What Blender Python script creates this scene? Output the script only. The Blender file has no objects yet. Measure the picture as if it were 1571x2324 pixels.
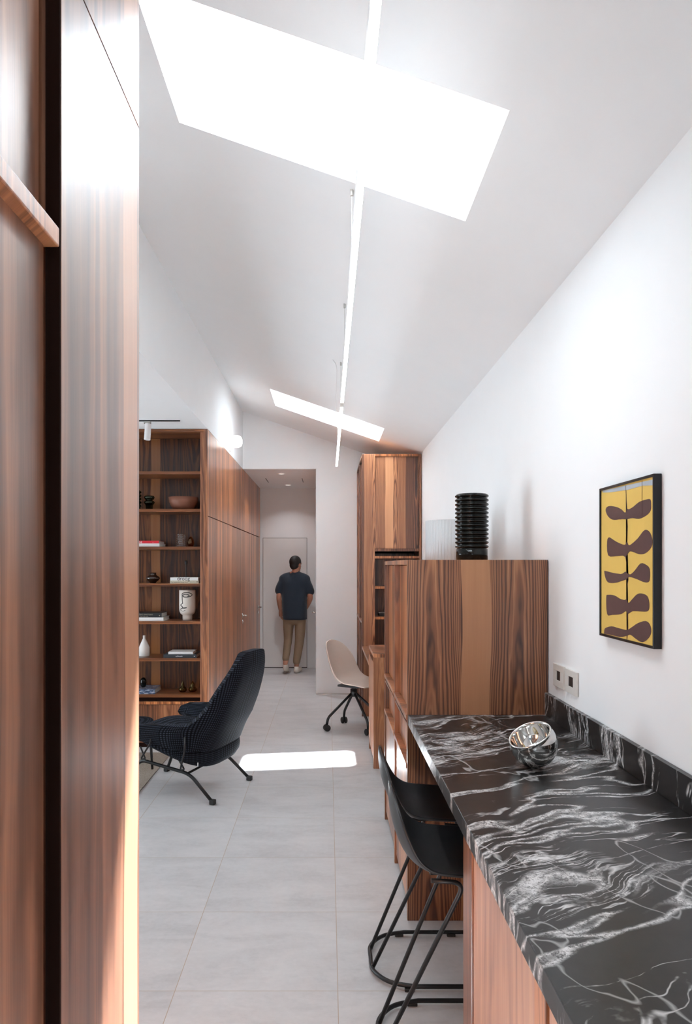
import bpy, bmesh, math, random
from mathutils import Vector, Matrix, Quaternion
from math import sin, cos, pi, sqrt, floor

# ------------------------------------------------------------------ camera, light, exposure
SC = bpy.context.scene
COL = SC.collection
F = 1617.0           # focal length in pixels of the 1571x2324 frame
EYE = 1.57
cam_d = bpy.data.cameras.new('camera'); cam = bpy.data.objects.new('camera', cam_d); COL.objects.link(cam)
cam_d.sensor_fit = 'VERTICAL'; cam_d.sensor_height = 36.0; cam_d.lens = 36.0*F/2324
cam_d.shift_x = 40.5/2324; cam_d.shift_y = 121.0/2324
cam_d.clip_start = 0.02; cam_d.clip_end = 200
cam.location = (0, 0, EYE); cam.rotation_euler = (pi/2, 0, 0)
SC.camera = cam

SC.view_settings.view_transform = 'Standard'; SC.view_settings.look = 'None'
SC.view_settings.gamma = 1.0; SC.view_settings.use_curve_mapping = False
SC.view_settings.exposure = 1.02
SC.cycles.use_denoising = True
SC.cycles.max_bounces = 14; SC.cycles.diffuse_bounces = 8; SC.cycles.glossy_bounces = 5
SC.cycles.transmission_bounces = 8; SC.cycles.transparent_max_bounces = 12
SC.cycles.sample_clamp_indirect = 8.0
SC.cycles.caustics_reflective = False; SC.cycles.caustics_refractive = False

world = bpy.data.worlds.new('sky'); SC.world = world; world.use_nodes = True
WORLD_STRENGTH = 5.2
bg = world.node_tree.nodes['Background']; bg.inputs[0].default_value = (0.82, 0.92, 1.0, 1); bg.inputs[1].default_value = WORLD_STRENGTH

SUN_DIR = Vector((-0.11, -0.440, -1.0))
sd = bpy.data.lights.new('sun', 'SUN'); sd.energy = 75.0; sd.angle = 0.035; sd.color = (0.89, 0.955, 1.0)
sun = bpy.data.objects.new('sun', sd); COL.objects.link(sun); sun.location = (1, 4, 8)
sun.rotation_euler = SUN_DIR.to_track_quat('-Z', 'Y').to_euler()

def portal(name, loc, direction, sx, sy):
    l = bpy.data.lights.new(name, 'AREA'); l.shape = 'RECTANGLE'; l.size = sx; l.size_y = sy
    l.cycles.is_portal = True
    o = bpy.data.objects.new(name, l); COL.objects.link(o); o.location = loc
    o.rotation_euler = Vector(direction).to_track_quat('-Z', 'Y').to_euler()
WINL = (-4.0, 3.9, 5.7, 0.05, 2.1)      # lounge window: x, y0, y1, z0, z1
WINR = (-1.9, -0.32, 0.35, 1.0, 1.9)   # added unseen window behind the camera for fill light: y, x0, x1, z0, z1
portal('portal_lounge', (-4.02, 4.8, 1.07), (1, 0, 0), 1.7, 2.0)
portal('portal_rear', (0.015, -1.93, 1.45), (0, 1, 0), 0.66, 0.88)

def zc(x): return 3.082 - 0.345*x       # sloping ceiling height
SKY = [(-0.575, 0.530, 2.082, 2.752), (-0.563, 0.543, 6.893, 7.617)]
TR = 0.34                               # roof thickness
for i, (a, b, c, d) in enumerate(SKY):
    portal('portal_skylight', ((a+b)/2, (c+d)/2, zc((a+b)/2)+TR+0.06), (0, 0, -1), b-a, d-c)

# ------------------------------------------------------------------ node helpers
class NT:
    def __init__(s, name):
        s.m = bpy.data.materials.new(name); s.m.use_nodes = True
        s.t = s.m.node_tree; s.n = s.t.nodes; s.b = s.n['Principled BSDF']
        s.out = s.n['Material Output']
    def link(s, a, b): s.t.links.new(a, b)
    def put(s, sock, v):
        if hasattr(v, 'node'): s.link(v, sock)
        elif v is not None: sock.default_value = v
    def math(s, op, a, b=None, c=None, clamp=False):
        n = s.n.new('ShaderNodeMath'); n.operation = op; n.use_clamp = clamp
        s.put(n.inputs[0], a)
        if b is not None: s.put(n.inputs[1], b)
        if c is not None: s.put(n.inputs[2], c)
        return n.outputs[0]
    def pos(s):
        g = s.n.new('ShaderNodeNewGeometry'); x = s.n.new('ShaderNodeSeparateXYZ')
        s.link(g.outputs['Position'], x.inputs[0]); return x.outputs
    def comb(s, x, y, z):
        n = s.n.new('ShaderNodeCombineXYZ')
        for k, v in enumerate((x, y, z)): s.put(n.inputs[k], v)
        return n.outputs[0]
    def noise(s, vec, scale=1, detail=2, rough=0.5, dist=0.0):
        n = s.n.new('ShaderNodeTexNoise'); s.link(vec, n.inputs['Vector'])
        n.inputs['Scale'].default_value = scale; n.inputs['Detail'].default_value = detail
        n.inputs['Roughness'].default_value = rough; n.inputs['Distortion'].default_value = dist
        return n.outputs[0]
    def white(s, v, off=0.0):
        n = s.n.new('ShaderNodeTexWhiteNoise'); n.noise_dimensions = '1D'
        s.put(n.inputs['W'], s.math('ADD', v, off)); return n.outputs[0]
    def ramp(s, f, stops, interp='LINEAR'):
        n = s.n.new('ShaderNodeValToRGB'); s.link(f, n.inputs[0]); e = n.color_ramp.elements
        n.color_ramp.interpolation = interp
        while len(e) < len(stops): e.new(0.5)
        for el, (p, c) in zip(e, stops):
            el.position = p; el.color = (c[0], c[1], c[2], 1) if hasattr(c, '__len__') else (c, c, c, 1)
        return n.outputs[0]
    def mix(s, f, a, b, mode='MIX'):
        n = s.n.new('ShaderNodeMix'); n.data_type = 'RGBA'; n.blend_type = mode
        s.put(n.inputs[0], f)
        for k, v in ((6, a), (7, b)):
            if hasattr(v, 'node'): s.link(v, n.inputs[k])
            else: n.inputs[k].default_value = (v[0], v[1], v[2], 1)
        return n.outputs[2]
    def bump(s, h, strength=0.2, dist=0.01):
        n = s.n.new('ShaderNodeBump'); n.inputs['Strength'].default_value = strength
        n.inputs['Distance'].default_value = dist; s.link(h, n.inputs['Height']); s.link(n.outputs[0], s.b.inputs['Normal'])

MATS = {}
def mat(name, color, rough=0.5, metal=0.0, trans=0.0, coat=0.0, noise=0.05, nscale=30, emit=None, es=0, ior=1.45, sheen=0.0, spec=0.5):
    t = NT(name); b = t.b
    if noise and not trans:
        p = t.pos(); nz = t.noise(t.comb(p[0], p[1], p[2]), nscale, 3)
        f = t.math('MULTIPLY_ADD', nz, 2*noise, 1-noise)
        n = t.n.new('ShaderNodeVectorMath'); n.operation = 'SCALE'; n.inputs[0].default_value = color[:3]
        t.link(f, n.inputs['Scale']); t.link(n.outputs[0], b.inputs['Base Color'])
    else: b.inputs['Base Color'].default_value = (*color[:3], 1)
    b.inputs['Roughness'].default_value = rough; b.inputs['Metallic'].default_value = metal
    b.inputs['Transmission Weight'].default_value = trans; b.inputs['Coat Weight'].default_value = coat
    b.inputs['IOR'].default_value = ior; b.inputs['Sheen Weight'].default_value = sheen
    b.inputs['Specular IOR Level'].default_value = spec
    if emit: b.inputs['Emission Color'].default_value = (*emit, 1); b.inputs['Emission Strength'].default_value = es
    MATS[name] = t.m; return t.m

def walnut(name, w=0.13, off=0.0, horiz=False, tone=1.0, rings=7.0, mirror=None, light=None, rough=0.33, depthcoat=0.5, streak=1.0, skew=1.0, dark=1.0, base=0.60, lightv=0.92, sat=1.04, crough=0.22):
    """book-matched walnut veneer: leaves of width w, flat-sawn cathedrals, fine streaks. mirror=(a0) mirrors about a0;
    light=(c,half,amount) is one pale sapwood leaf."""
    t = NT(name); p = t.pos()
    a = t.math('ADD', p[0], p[1]); h = p[2]
    if horiz: a, h = t.math('MULTIPLY_ADD', p[2], 1.0, t.math('MULTIPLY', p[1], 0.7)), t.math('ADD', p[0], t.math('MULTIPLY', p[1], 1.0))
    if mirror is not None: a = t.math('ABSOLUTE', t.math('SUBTRACT', a, mirror))
    a = t.math('ADD', a, off)
    warp = t.noise(t.comb(t.math('MULTIPLY', a, 3.0), 0.0, t.math('MULTIPLY', h, 1.1)), 1.0, 2)
    aw = t.math('MULTIPLY_ADD', t.math('SUBTRACT', warp, 0.5), 0.035, a)
    s = t.math('DIVIDE', aw, w); idn = t.math('FLOOR', s); u = t.math('SUBTRACT', t.math('FRACT', s), 0.5)
    r1 = t.white(idn, 0.37); r2 = t.white(idn, 11.7); r3 = t.white(idn, 23.1)
    big = t.noise(t.comb(t.math('MULTIPLY', a, 9.0), r1, t.math('MULTIPLY', h, 1.6)), 1.0, 3, 0.55)
    g = t.math('MULTIPLY', t.math('MULTIPLY', u, u), 3.2*skew)
    g = t.math('MULTIPLY_ADD', t.math('MULTIPLY_ADD', r2, 1.4, -0.7), h, g)
    g = t.math('MULTIPLY_ADD', big, 0.75, g); g = t.math('ADD', g, t.math('MULTIPLY', r1, 5.0))
    ring = t.math('SINE', t.math('MULTIPLY', g, rings*2*pi))
    ring = t.math('POWER', t.math('MULTIPLY_ADD', ring, 0.5, 0.5), 1.6)
    ring2 = t.math('MULTIPLY_ADD', t.math('SINE', t.math('MULTIPLY', g, rings*2.7*2*pi)), 0.5, 0.5)
    st = t.noise(t.comb(t.math('MULTIPLY', aw, 38.0), 0.0, t.math('MULTIPLY', h, 0.9)), 1.0, 4, 0.65)
    fine = t.noise(t.comb(t.math('MULTIPLY', aw, 330.0), 0.0, t.math('MULTIPLY', h, 7.0)), 1.0, 2, 0.6)
    v = t.math('MULTIPLY', ring, -0.22*dark)
    v = t.math('MULTIPLY_ADD', ring2, -0.08*dark, v)
    v = t.math('MULTIPLY_ADD', t.math('SUBTRACT', st, 0.5), 0.95*streak, v)
    v = t.math('MULTIPLY_ADD', t.math('SUBTRACT', fine, 0.5), 0.22, v)
    v = t.math('MULTIPLY_ADD', t.math('SUBTRACT', r3, 0.5), 0.42, v)
    v = t.math('ADD', v, base)
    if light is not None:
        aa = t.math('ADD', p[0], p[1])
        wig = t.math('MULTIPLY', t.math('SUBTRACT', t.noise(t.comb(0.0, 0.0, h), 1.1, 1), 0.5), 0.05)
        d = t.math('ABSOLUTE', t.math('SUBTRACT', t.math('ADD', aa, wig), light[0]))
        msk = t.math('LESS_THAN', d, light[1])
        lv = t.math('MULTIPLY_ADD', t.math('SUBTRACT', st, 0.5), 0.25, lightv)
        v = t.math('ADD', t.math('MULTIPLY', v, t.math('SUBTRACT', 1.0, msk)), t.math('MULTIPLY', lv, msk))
    k = tone
    c = t.ramp(v, [(0.05, (0.035*k, 0.0115*k, 0.0065*k)), (0.33, (0.122*k, 0.045*k, 0.022*k)), (0.55, (0.255*k, 0.102*k, 0.049*k)),
                   (0.78, (0.385*k, 0.172*k, 0.084*k)), (1.0, (0.57*k, 0.295*k, 0.155*k))])
    if sat != 1.0:
        hs = t.n.new('ShaderNodeHueSaturation'); hs.inputs['Saturation'].default_value = sat; t.link(c, hs.inputs['Color']); c = hs.outputs[0]
    t.link(c, t.b.inputs['Base Color'])
    t.b.inputs['Roughness'].default_value = rough
    t.b.inputs['Coat Weight'].default_value = depthcoat; t.b.inputs['Coat Roughness'].default_value = crough
    t.bump(fine, 0.06, 0.002)
    MATS[name] = t.m; return t.m

# ------------------------------------------------------------------ materials
M = {}
M['plaster'] = mat('white plaster', (0.875, 0.895, 0.905), 0.85, noise=0.012, nscale=6, spec=0.2)
M['paint'] = mat('white satin paint', (0.80, 0.80, 0.79), 0.45, noise=0.01, nscale=6)
M['white_metal'] = mat('white powder coat', (0.78, 0.78, 0.78), 0.4, noise=0.01)
M['wood'] = walnut('walnut veneer', 0.14, 0.31)
M['wood_b'] = walnut('walnut veneer fine', 0.085, 0.02, rings=3, tone=1.6, streak=1.5, sat=1.10)
M['wood_back'] = walnut('dark walnut back panel', 0.21, 0.11, rings=4, tone=0.62, dark=1.3, light=(4.887, 0.040, 1), lightv=0.85, sat=1.15, depthcoat=0.2)
M['wood_shelf'] = walnut('walnut shelf board', 0.05, 0.4, horiz=True, tone=0.85, streak=0.8, sat=1.12, depthcoat=0.2)
M['wood_warm'] = walnut('walnut veneer warm', 0.16, 0.12, tone=1.22, rings=4, streak=0.8)
M['wood_front'] = walnut('walnut book matched panel', 0.26, -0.057, tone=0.70, rings=4.2, mirror=3.147+0.649, light=(3.147+0.649, 0.064, 1), skew=2.6, dark=2.0, streak=1.0, base=0.62)
M['wood_h'] = walnut('walnut edge banding', 0.05, 0.4, horiz=True, tone=1.1, streak=0.8)
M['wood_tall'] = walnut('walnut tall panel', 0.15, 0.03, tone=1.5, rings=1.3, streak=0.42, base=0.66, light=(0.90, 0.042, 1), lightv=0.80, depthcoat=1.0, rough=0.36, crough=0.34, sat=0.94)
M['wood_door'] = walnut('walnut cupboard door', 0.23, 0.0, tone=1.25, rings=4.5, mirror=7.4+0.60, light=(7.4+0.655, 0.042, 1), skew=3.6, streak=0.6, dark=1.9)
M['wood_desk'] = walnut('pale walnut solid', 0.10, 0.2, tone=1.6, rings=3, streak=0.5)
M['wood_base'] = walnut('pale walnut base cabinet', 0.30, 0.9, tone=1.5, rings=2, streak=0.4, base=0.66, dark=0.6, sat=0.84)
M['black'] = mat('matt black steel', (0.012, 0.012, 0.013), 0.42, noise=0.1)
M['black_plastic'] = mat('black moulded plastic', (0.010, 0.0105, 0.012), 0.42, noise=0.03, spec=0.55)
M['beige'] = mat('beige moulded plastic', (0.52, 0.42, 0.36), 0.5, noise=0.02)
M['rubber'] = mat('black rubber', (0.02, 0.02, 0.02), 0.7)
M['chrome'] = mat('polished steel', (0.72, 0.71, 0.69), 0.06, 1.0, noise=0.0)
M['satin'] = mat('satin nickel', (0.62, 0.61, 0.58), 0.25, 1.0, noise=0.0)
M['dark'] = mat('dark recess and shade', (0.016, 0.006, 0.004), 0.9, spec=0.1)  # for recessed carcasses and the painted shade on the end panel edge
M['socket'] = mat('black socket face', (0.012, 0.010, 0.010), 0.35)
M['plate'] = mat('warm white plastic', (0.72, 0.70, 0.66), 0.35, noise=0.01)
M['white_ceramic'] = mat('matt white ceramic', (0.74, 0.72, 0.69), 0.6, noise=0.03, nscale=60)
M['face_ceramic'] = mat('cream ceramic', (0.66, 0.61, 0.55), 0.55, noise=0.03)
M['black_glaze'] = mat('black glaze', (0.003, 0.0035, 0.003), 0.10, noise=0.0, spec=0.35)
M['brown_glaze'] = mat('dark brown glass', (0.02, 0.010, 0.007), 0.08, coat=1.0, noise=0.0)
M['green_glass'] = mat('smoky green glass', (0.10, 0.13, 0.09), 0.05, trans=0.85, coat=0.6)
M['clear_glass'] = mat('clear glass', (0.95, 0.95, 0.95), 0.03, trans=1.0)
M['amber_glass'] = mat('amber glass', (0.50, 0.24, 0.07), 0.05, trans=0.85, coat=0.5)
M['olive_glass'] = mat('olive amber glass', (0.22, 0.11, 0.015), 0.05, trans=0.75, coat=0.6)
M['terracotta'] = mat('terracotta', (0.20, 0.075, 0.042), 0.55)
M['ribbed_white'] = mat('white fluted ceramic', (0.62, 0.63, 0.64), 0.25, noise=0)
M['paper'] = mat('paper block', (0.62, 0.60, 0.56), 0.8)
M['book_white'] = mat('white book cover', (0.78, 0.78, 0.77), 0.45)
M['book_cream'] = mat('cream book cover', (0.66, 0.62, 0.48), 0.5)
M['book_red'] = mat('red book cover', (0.60, 0.015, 0.03), 0.4)
M['book_black'] = mat('black book cover', (0.018, 0.018, 0.02), 0.5)
M['book_slate'] = mat('slate book cover', (0.035, 0.042, 0.05), 0.45)
M['ink'] = mat('black ink', (0.01, 0.01, 0.01), 0.5)
M['ink_white'] = mat('white ink', (0.85, 0.85, 0.85), 0.5)
M['ink_gold'] = mat('faded gold ink', (0.33, 0.29, 0.22), 0.5)
M['art_yellow'] = mat('yellow paint', (0.76, 0.53, 0.13), 0.35, noise=0.10, nscale=9, coat=0.3)
M['art_brown'] = mat('aubergine brown paint', (0.085, 0.045, 0.045), 0.4, noise=0.2, nscale=25, coat=0.3)
M['art_blue'] = mat('washed blue paint', (0.42, 0.50, 0.56), 0.4, noise=0.2, nscale=14, coat=0.3)
M['frame_black'] = mat('black lacquered frame', (0.006, 0.006, 0.008), 0.3)
M['skin'] = mat('skin', (0.42, 0.20, 0.13), 0.55)
M['hair'] = mat('black hair', (0.012, 0.010, 0.010), 0.6, noise=0.3, nscale=150)
M['navy'] = mat('navy cotton', (0.013, 0.024, 0.040), 0.85, sheen=0.2)
M['khaki'] = mat('khaki twill', (0.26, 0.185, 0.12), 0.85)
M['shoe'] = mat('off white canvas', (0.66, 0.62, 0.56), 0.7)
M['eye'] = mat('eye white', (0.7, 0.7, 0.7), 0.2)
M['lamp_glow'] = mat('opal lamp diffuser', (0.9, 0.9, 0.9), 0.5, emit=(1, 0.98, 0.95), es=11.0, noise=0)
M['ceiling_fill'] = mat('added ceiling fill glow', (0.9, 0.9, 0.9), 0.5, emit=(0.95, 0.98, 1.0), es=1.8, noise=0)  # added glow, only there to brighten the ceiling
M['globe_glow'] = mat('opal glass globe', (0.9, 0.9, 0.9), 0.3, emit=(1, 0.97, 0.93), es=2.2, noise=0)
M['down_glow'] = mat('downlight lens', (0.8, 0.8, 0.8), 0.4, emit=(1, 0.95, 0.88), es=0.5, noise=0)

def pane_mat():
    t = NT('clear window pane'); n = t.n
    tr = n.new('ShaderNodeBsdfTransparent'); gl = n.new('ShaderNodeBsdfGlossy'); gl.inputs['Roughness'].default_value = 0.02
    lw = n.new('ShaderNodeLayerWeight'); lw.inputs[0].default_value = 0.5; mx = n.new('ShaderNodeMixShader')
    t.link(t.math('MULTIPLY_ADD', t.math('POWER', lw.outputs['Facing'], 5.0), 0.5, 0.03), mx.inputs[0]); t.link(tr.outputs[0], mx.inputs[1]); t.link(gl.outputs[0], mx.inputs[2])
    t.link(mx.outputs[0], t.out.inputs[0]); return t.m
M['pane'] = pane_mat()
def thin_glass(name, col, refl=0.08):
    t = NT(name); n = t.n
    tr = n.new('ShaderNodeBsdfTransparent'); tr.inputs[0].default_value = (*col, 1)
    gl = n.new('ShaderNodeBsdfGlossy'); gl.inputs['Roughness'].default_value = 0.04; gl.inputs[0].default_value = (col[0]**0.6, col[1]**0.6, col[2]**0.6, 1)
    lw = n.new('ShaderNodeLayerWeight'); lw.inputs[0].default_value = 0.5; mx = n.new('ShaderNodeMixShader')
    t.link(t.math('MULTIPLY_ADD', t.math('POWER', lw.outputs['Facing'], 2.5), 0.55, refl), mx.inputs[0])
    t.link(tr.outputs[0], mx.inputs[1]); t.link(gl.outputs[0], mx.inputs[2]); t.link(mx.outputs[0], t.out.inputs[0]); return t.m
M['clear_glass'] = thin_glass('clear ribbed glass', (0.97, 0.97, 0.97), 0.16); M['amber_glass'] = thin_glass('amber glass', (0.72, 0.50, 0.30), 0.06)
M['olive_glass'] = thin_glass('olive amber glass', (0.42, 0.26, 0.07), 0.06); M['green_glass'] = thin_glass('smoky green glass', (0.30, 0.36, 0.28), 0.06)
def mask_blind_mat():
    t = NT('white translucent blind'); n = t.n
    a = n.new('ShaderNodeBsdfDiffuse'); a.inputs[0].default_value = (0.85, 0.85, 0.85, 1)
    b = n.new('ShaderNodeBsdfTranslucent'); b.inputs[0].default_value = (0.8, 0.8, 0.8, 1)
    mx = n.new('ShaderNodeMixShader'); mx.inputs[0].default_value = 0.75
    t.link(a.outputs[0], mx.inputs[1]); t.link(b.outputs[0], mx.inputs[2]); t.link(mx.outputs[0], t.out.inputs[0]); return t.m
M['mask_blind'] = mask_blind_mat()

def floor_mat():
    t = NT('grey porcelain tiles'); p = t.pos()
    X = t.math('DIVIDE', t.math('SUBTRACT', p[0], 0.0356), 0.601); Y = t.math('DIVIDE', t.math('SUBTRACT', p[1], 2.628), 0.6)
    def line(v):
        fr = t.math('FRACT', v); d = t.math('MINIMUM', fr, t.math('SUBTRACT', 1.0, fr)); return t.math('LESS_THAN', d, 0.0024)
    g = t.math('MAXIMUM', line(X), line(Y))
    idn = t.math('MULTIPLY_ADD', t.math('FLOOR', X), 7.3, t.math('MULTIPLY', t.math('FLOOR', Y), 3.1)); r = t.white(idn)
    v = t.comb(t.math('MULTIPLY', p[0], 1.2), t.math('MULTIPLY', p[1], 3.0), r)
    n1 = t.noise(v, 2.2, 5, 0.6, 0.6); n2 = t.noise(t.comb(p[0], p[1], r), 40, 3, 0.7)
    n3 = t.noise(v, 9.0, 4, 0.65, 1.4)
    val = t.math('MULTIPLY_ADD', n1, 0.55, t.math('MULTIPLY', n2, 0.18)); val = t.math('MULTIPLY_ADD', n3, 0.22, val)
    val = t.math('MULTIPLY_ADD', r, 0.06, val)
    c = t.ramp(val, [(0.34, (0.46, 0.465, 0.475)), (0.5, (0.56, 0.565, 0.575)), (0.66, (0.63, 0.632, 0.64))])
    c = t.mix(g, c, (0.42, 0.34, 0.27)); t.link(c, t.b.inputs['Base Color'])
    t.link(t.math('MULTIPLY_ADD', n3, 0.25, 0.30), t.b.inputs['Roughness'])
    t.bump(t.math('MULTIPLY', n2, 1.0), 0.05, 0.003); return t.m
M['floor'] = floor_mat()

def marble_mat():
    t = NT('black veined marble'); p = t.pos()
    base = t.comb(p[0], p[1], p[2])
    w1 = t.noise(base, 1.6, 3, 0.5); w2 = t.noise(base, 7.0, 3, 0.6)
    a = math.radians(24)
    xr = t.math('MULTIPLY_ADD', p[0], cos(a), t.math('MULTIPLY', p[1], sin(a)))
    yr = t.math('MULTIPLY_ADD', p[1], cos(a), t.math('MULTIPLY', p[0], -sin(a)))
    yr = t.math('MULTIPLY_ADD', t.math('SUBTRACT', w1, 0.5), 0.42, yr)
    yr = t.math('MULTIPLY_ADD', t.math('SUBTRACT', w2, 0.5), 0.05, yr)
    zz = t.math('MULTIPLY', p[2], 1.2)
    def ridge(sx, sy, scale, width, det=3, off=0.0):
        n = t.noise(t.comb(t.math('MULTIPLY', xr, sx), t.math('MULTIPLY_ADD', yr, sy, off), zz), scale, det, 0.55)
        d = t.math('ABSOLUTE', t.math('SUBTRACT', n, 0.5))
        return t.math('SUBTRACT', 1.0, t.math('DIVIDE', d, width, clamp=True), clamp=True)
    m1 = t.noise(t.comb(t.math('MULTIPLY', xr, 1.3), t.math('MULTIPLY', yr, 3.4), zz), 1.0, 3, 0.55)
    m2 = t.noise(base, 9.0, 4, 0.7); m3 = t.noise(base, 95.0, 4, 0.85)
    brk = t.ramp(m2, [(0.44, 0.0), (0.56, 1.0)]); grit = t.ramp(m3, [(0.40, 0.10), (0.55, 1.0)])
    yw = t.math('MULTIPLY_ADD', p[0], -0.35, p[1])
    far = t.math('MULTIPLY', t.math('MULTIPLY', t.math('SUBTRACT', yw, 2.0), 2.2, clamp=True), 0.135)
    near = t.math('MULTIPLY', t.math('MULTIPLY', t.math('SUBTRACT', 1.25, yw), 2.0, clamp=True), 0.09)
    cl = t.math('ADD', m1, t.math('ADD', far, near))
    mid = t.math('SUBTRACT', 1.0, t.math('MULTIPLY', t.math('ABSOLUTE', t.math('SUBTRACT', yw, 1.62)), 2.6), clamp=True)
    cl = t.math('MULTIPLY_ADD', mid, -0.10, cl)
    clus = t.ramp(cl, [(0.565, 0.0), (0.62, 1.0)])
    core = t.ramp(cl, [(0.66, 0.0), (0.70, 1.0)])
    v1 = t.math('POWER', ridge(0.7, 3.1, 1.15, 0.016), 1.5)
    v2 = t.math('MULTIPLY', ridge(0.9, 5.6, 1.5, 0.011, 3, 5.0), t.math('MULTIPLY', brk, 0.8))
    v3 = t.math('MULTIPLY', ridge(2.6, 1.0, 0.9, 0.005, 4, 9.0), 0.45)
    v4 = t.math('MULTIPLY', t.math('MULTIPLY', ridge(1.1, 14.0, 2.2, 0.035, 3, 2.0), clus), grit)
    v5 = t.math('MULTIPLY', t.math('MULTIPLY', ridge(1.2, 22.0, 2.0, 0.030, 3, 7.0), clus), brk)
    v6 = t.math('MULTIPLY', t.math('MULTIPLY', core, grit), t.math('MULTIPLY', brk, 0.8))
    v = t.math('MAXIMUM', t.math('MULTIPLY', v1, grit), v2)
    v = t.math('MAXIMUM', t.math('MAXIMUM', v, v6), t.math('MAXIMUM', v3, t.math('MAXIMUM', v4, v5)))
    back = t.ramp(t.noise(base, 14, 5, 0.7), [(0.3, (0.007, 0.0065, 0.0065)), (0.7, (0.020, 0.019, 0.019))])
    c = t.mix(v, back, (0.80, 0.80, 0.80)); t.link(c, t.b.inputs['Base Color'])
    t.link(t.math('MULTIPLY_ADD', m2, 0.14, 0.24), t.b.inputs['Roughness']); return t.m
M['marble'] = marble_mat()

def hound_mat():
    t = NT('navy houndstooth wool'); n = t.n.new('ShaderNodeUVMap'); x = t.n.new('ShaderNodeSeparateXYZ'); t.link(n.outputs[0], x.inputs[0])
    u = t.math('FRACT', x.outputs[0]); v = t.math('FRACT', x.outputs[1])
    a = t.math('LESS_THAN', u, 0.5); b = t.math('LESS_THAN', v, 0.5)
    both = t.math('MULTIPLY', a, b); one = t.math('ABSOLUTE', t.math('SUBTRACT', a, b))
    tw = t.math('LESS_THAN', t.math('FRACT', t.math('MULTIPLY', t.math('ADD', x.outputs[0], x.outputs[1]), 3.0)), 0.5)
    m = t.math('ADD', both, t.math('MULTIPLY', t.math('MULTIPLY', one, tw), 0.25))
    c = t.mix(m, (0.0018, 0.0024, 0.0045), (0.036, 0.044, 0.062)); t.link(c, t.b.inputs['Base Color'])
    t.b.inputs['Roughness'].default_value = 0.9; t.b.inputs['Specular IOR Level'].default_value = 0.15
    t.bump(both, 0.25, 0.002); return t.m
M['hound'] = hound_mat()
def rug_mat():
    t = NT('beige herringbone rug'); p = t.pos()
    z = t.math('PINGPONG', t.math('MULTIPLY', p[0], 1.0), 0.06)
    w = t.math('SINE', t.math('MULTIPLY', t.math('ADD', p[1], z), 320.0)); n = t.noise(t.comb(p[0], p[1], p[2]), 90, 3, 0.8)
    f = t.math('MULTIPLY_ADD', w, 0.2, n); c = t.ramp(f, [(0.25, (0.20, 0.16, 0.125)), (0.75, (0.42, 0.36, 0.30))])
    t.link(c, t.b.inputs['Base Color']); t.b.inputs['Roughness'].default_value = 0.95; t.bump(f, 0.5, 0.004); return t.m
M['rug'] = rug_mat()
def mag_mat():
    t = NT('blue printed magazine cover'); p = t.pos()
    n = t.noise(t.comb(t.math('MULTIPLY', p[0], 1.0), t.math('MULTIPLY', p[1], 2.0), t.math('MULTIPLY', p[2], 6.0)), 28, 2)
    c = t.ramp(n, [(0.42, (0.03, 0.05, 0.10)), (0.5, (0.12, 0.18, 0.30)), (0.55, (0.45, 0.47, 0.52))], 'CONSTANT')
    t.link(c, t.b.inputs['Base Color']); t.b.inputs['Roughness'].default_value = 0.35; return t.m
M['magazine'] = mag_mat()

# ------------------------------------------------------------------ geometry helpers
def tag(o, label=None, cat=None, group=None, kind=None):
    if label: o['label'] = label
    if cat: o['category'] = cat
    if group: o['group'] = group
    if kind: o['kind'] = kind
    return o
def thing(name, label, cat, loc=(0, 0, 0), rz=0.0, group=None):
    o = bpy.data.objects.new(name, None); COL.objects.link(o); o.empty_display_size = 0.1
    o.location = loc; o.rotation_euler = (0, 0, rz)
    return tag(o, label, cat, group)
def root_mat(o):
    while o.parent: o = o.parent
    return Matrix.Translation(o.location) @ o.rotation_euler.to_matrix().to_4x4()
def obj(name, bm, m, parent=None, smooth=False, bevel=0.0, subsurf=0, local=False, mods=(), weld=True, label=None):
    """links bm (world coordinates unless local) as ONE mesh object"""
    if weld: bmesh.ops.remove_doubles(bm, verts=bm.verts, dist=1e-6)
    bmesh.ops.recalc_face_normals(bm, faces=bm.faces)
    me = bpy.data.meshes.new(name)
    o = bpy.data.objects.new(name, me)
    if parent is not None:
        if not local: bm.transform(root_mat(parent).inverted())
        o.parent = parent
    else:
        xs = [v.co.x for v in bm.verts]; ys = [v.co.y for v in bm.verts]; zs = [v.co.z for v in bm.verts]
        c = Vector(((min(xs)+max(xs))/2, (min(ys)+max(ys))/2, min(zs)))
        bm.transform(Matrix.Translation(-c)); o.location = c
    bm.to_mesh(me); bm.free()
    COL.objects.link(o); me.materials.append(m)
    if smooth:
        for pl in me.polygons: pl.use_smooth = True
    if subsurf:
        s = o.modifiers.new('subsurf', 'SUBSURF'); s.levels = s.render_levels = subsurf
    if bevel:
        b = o.modifiers.new('bevel', 'BEVEL'); b.width = bevel; b.segments = 2; b.limit_method = 'ANGLE'; b.angle_limit = 0.6
    if label: o['label'] = label
    return o
def box(bm, x0, x1, y0, y1, z0, z1):
    vs = [bm.verts.new((x, y, z)) for x in (x0, x1) for y in (y0, y1) for z in (z0, z1)]
    for f in ((0, 1, 3, 2), (4, 6, 7, 5), (0, 4, 5, 1), (2, 3, 7, 6), (0, 2, 6, 4), (1, 5, 7, 3)):
        bm.faces.new([vs[i] for i in f])
    return bm
def B(*b):
    bm = bmesh.new()
    for q in b: box(bm, *q)
    return bm
def bobj(name, boxes, m, parent=None, bevel=0.0015, label=None):
    if not isinstance(boxes[0], (tuple, list)): boxes = [boxes]
    return obj(name, B(*boxes), m, parent, bevel=bevel, label=label, weld=False)
def struct(name, bm, m, parent=None, bevel=0.0):
    o = obj(name, bm, m, parent, bevel=bevel, weld=False)
    if parent is None: o['kind'] = 'structure'
    return o
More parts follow.
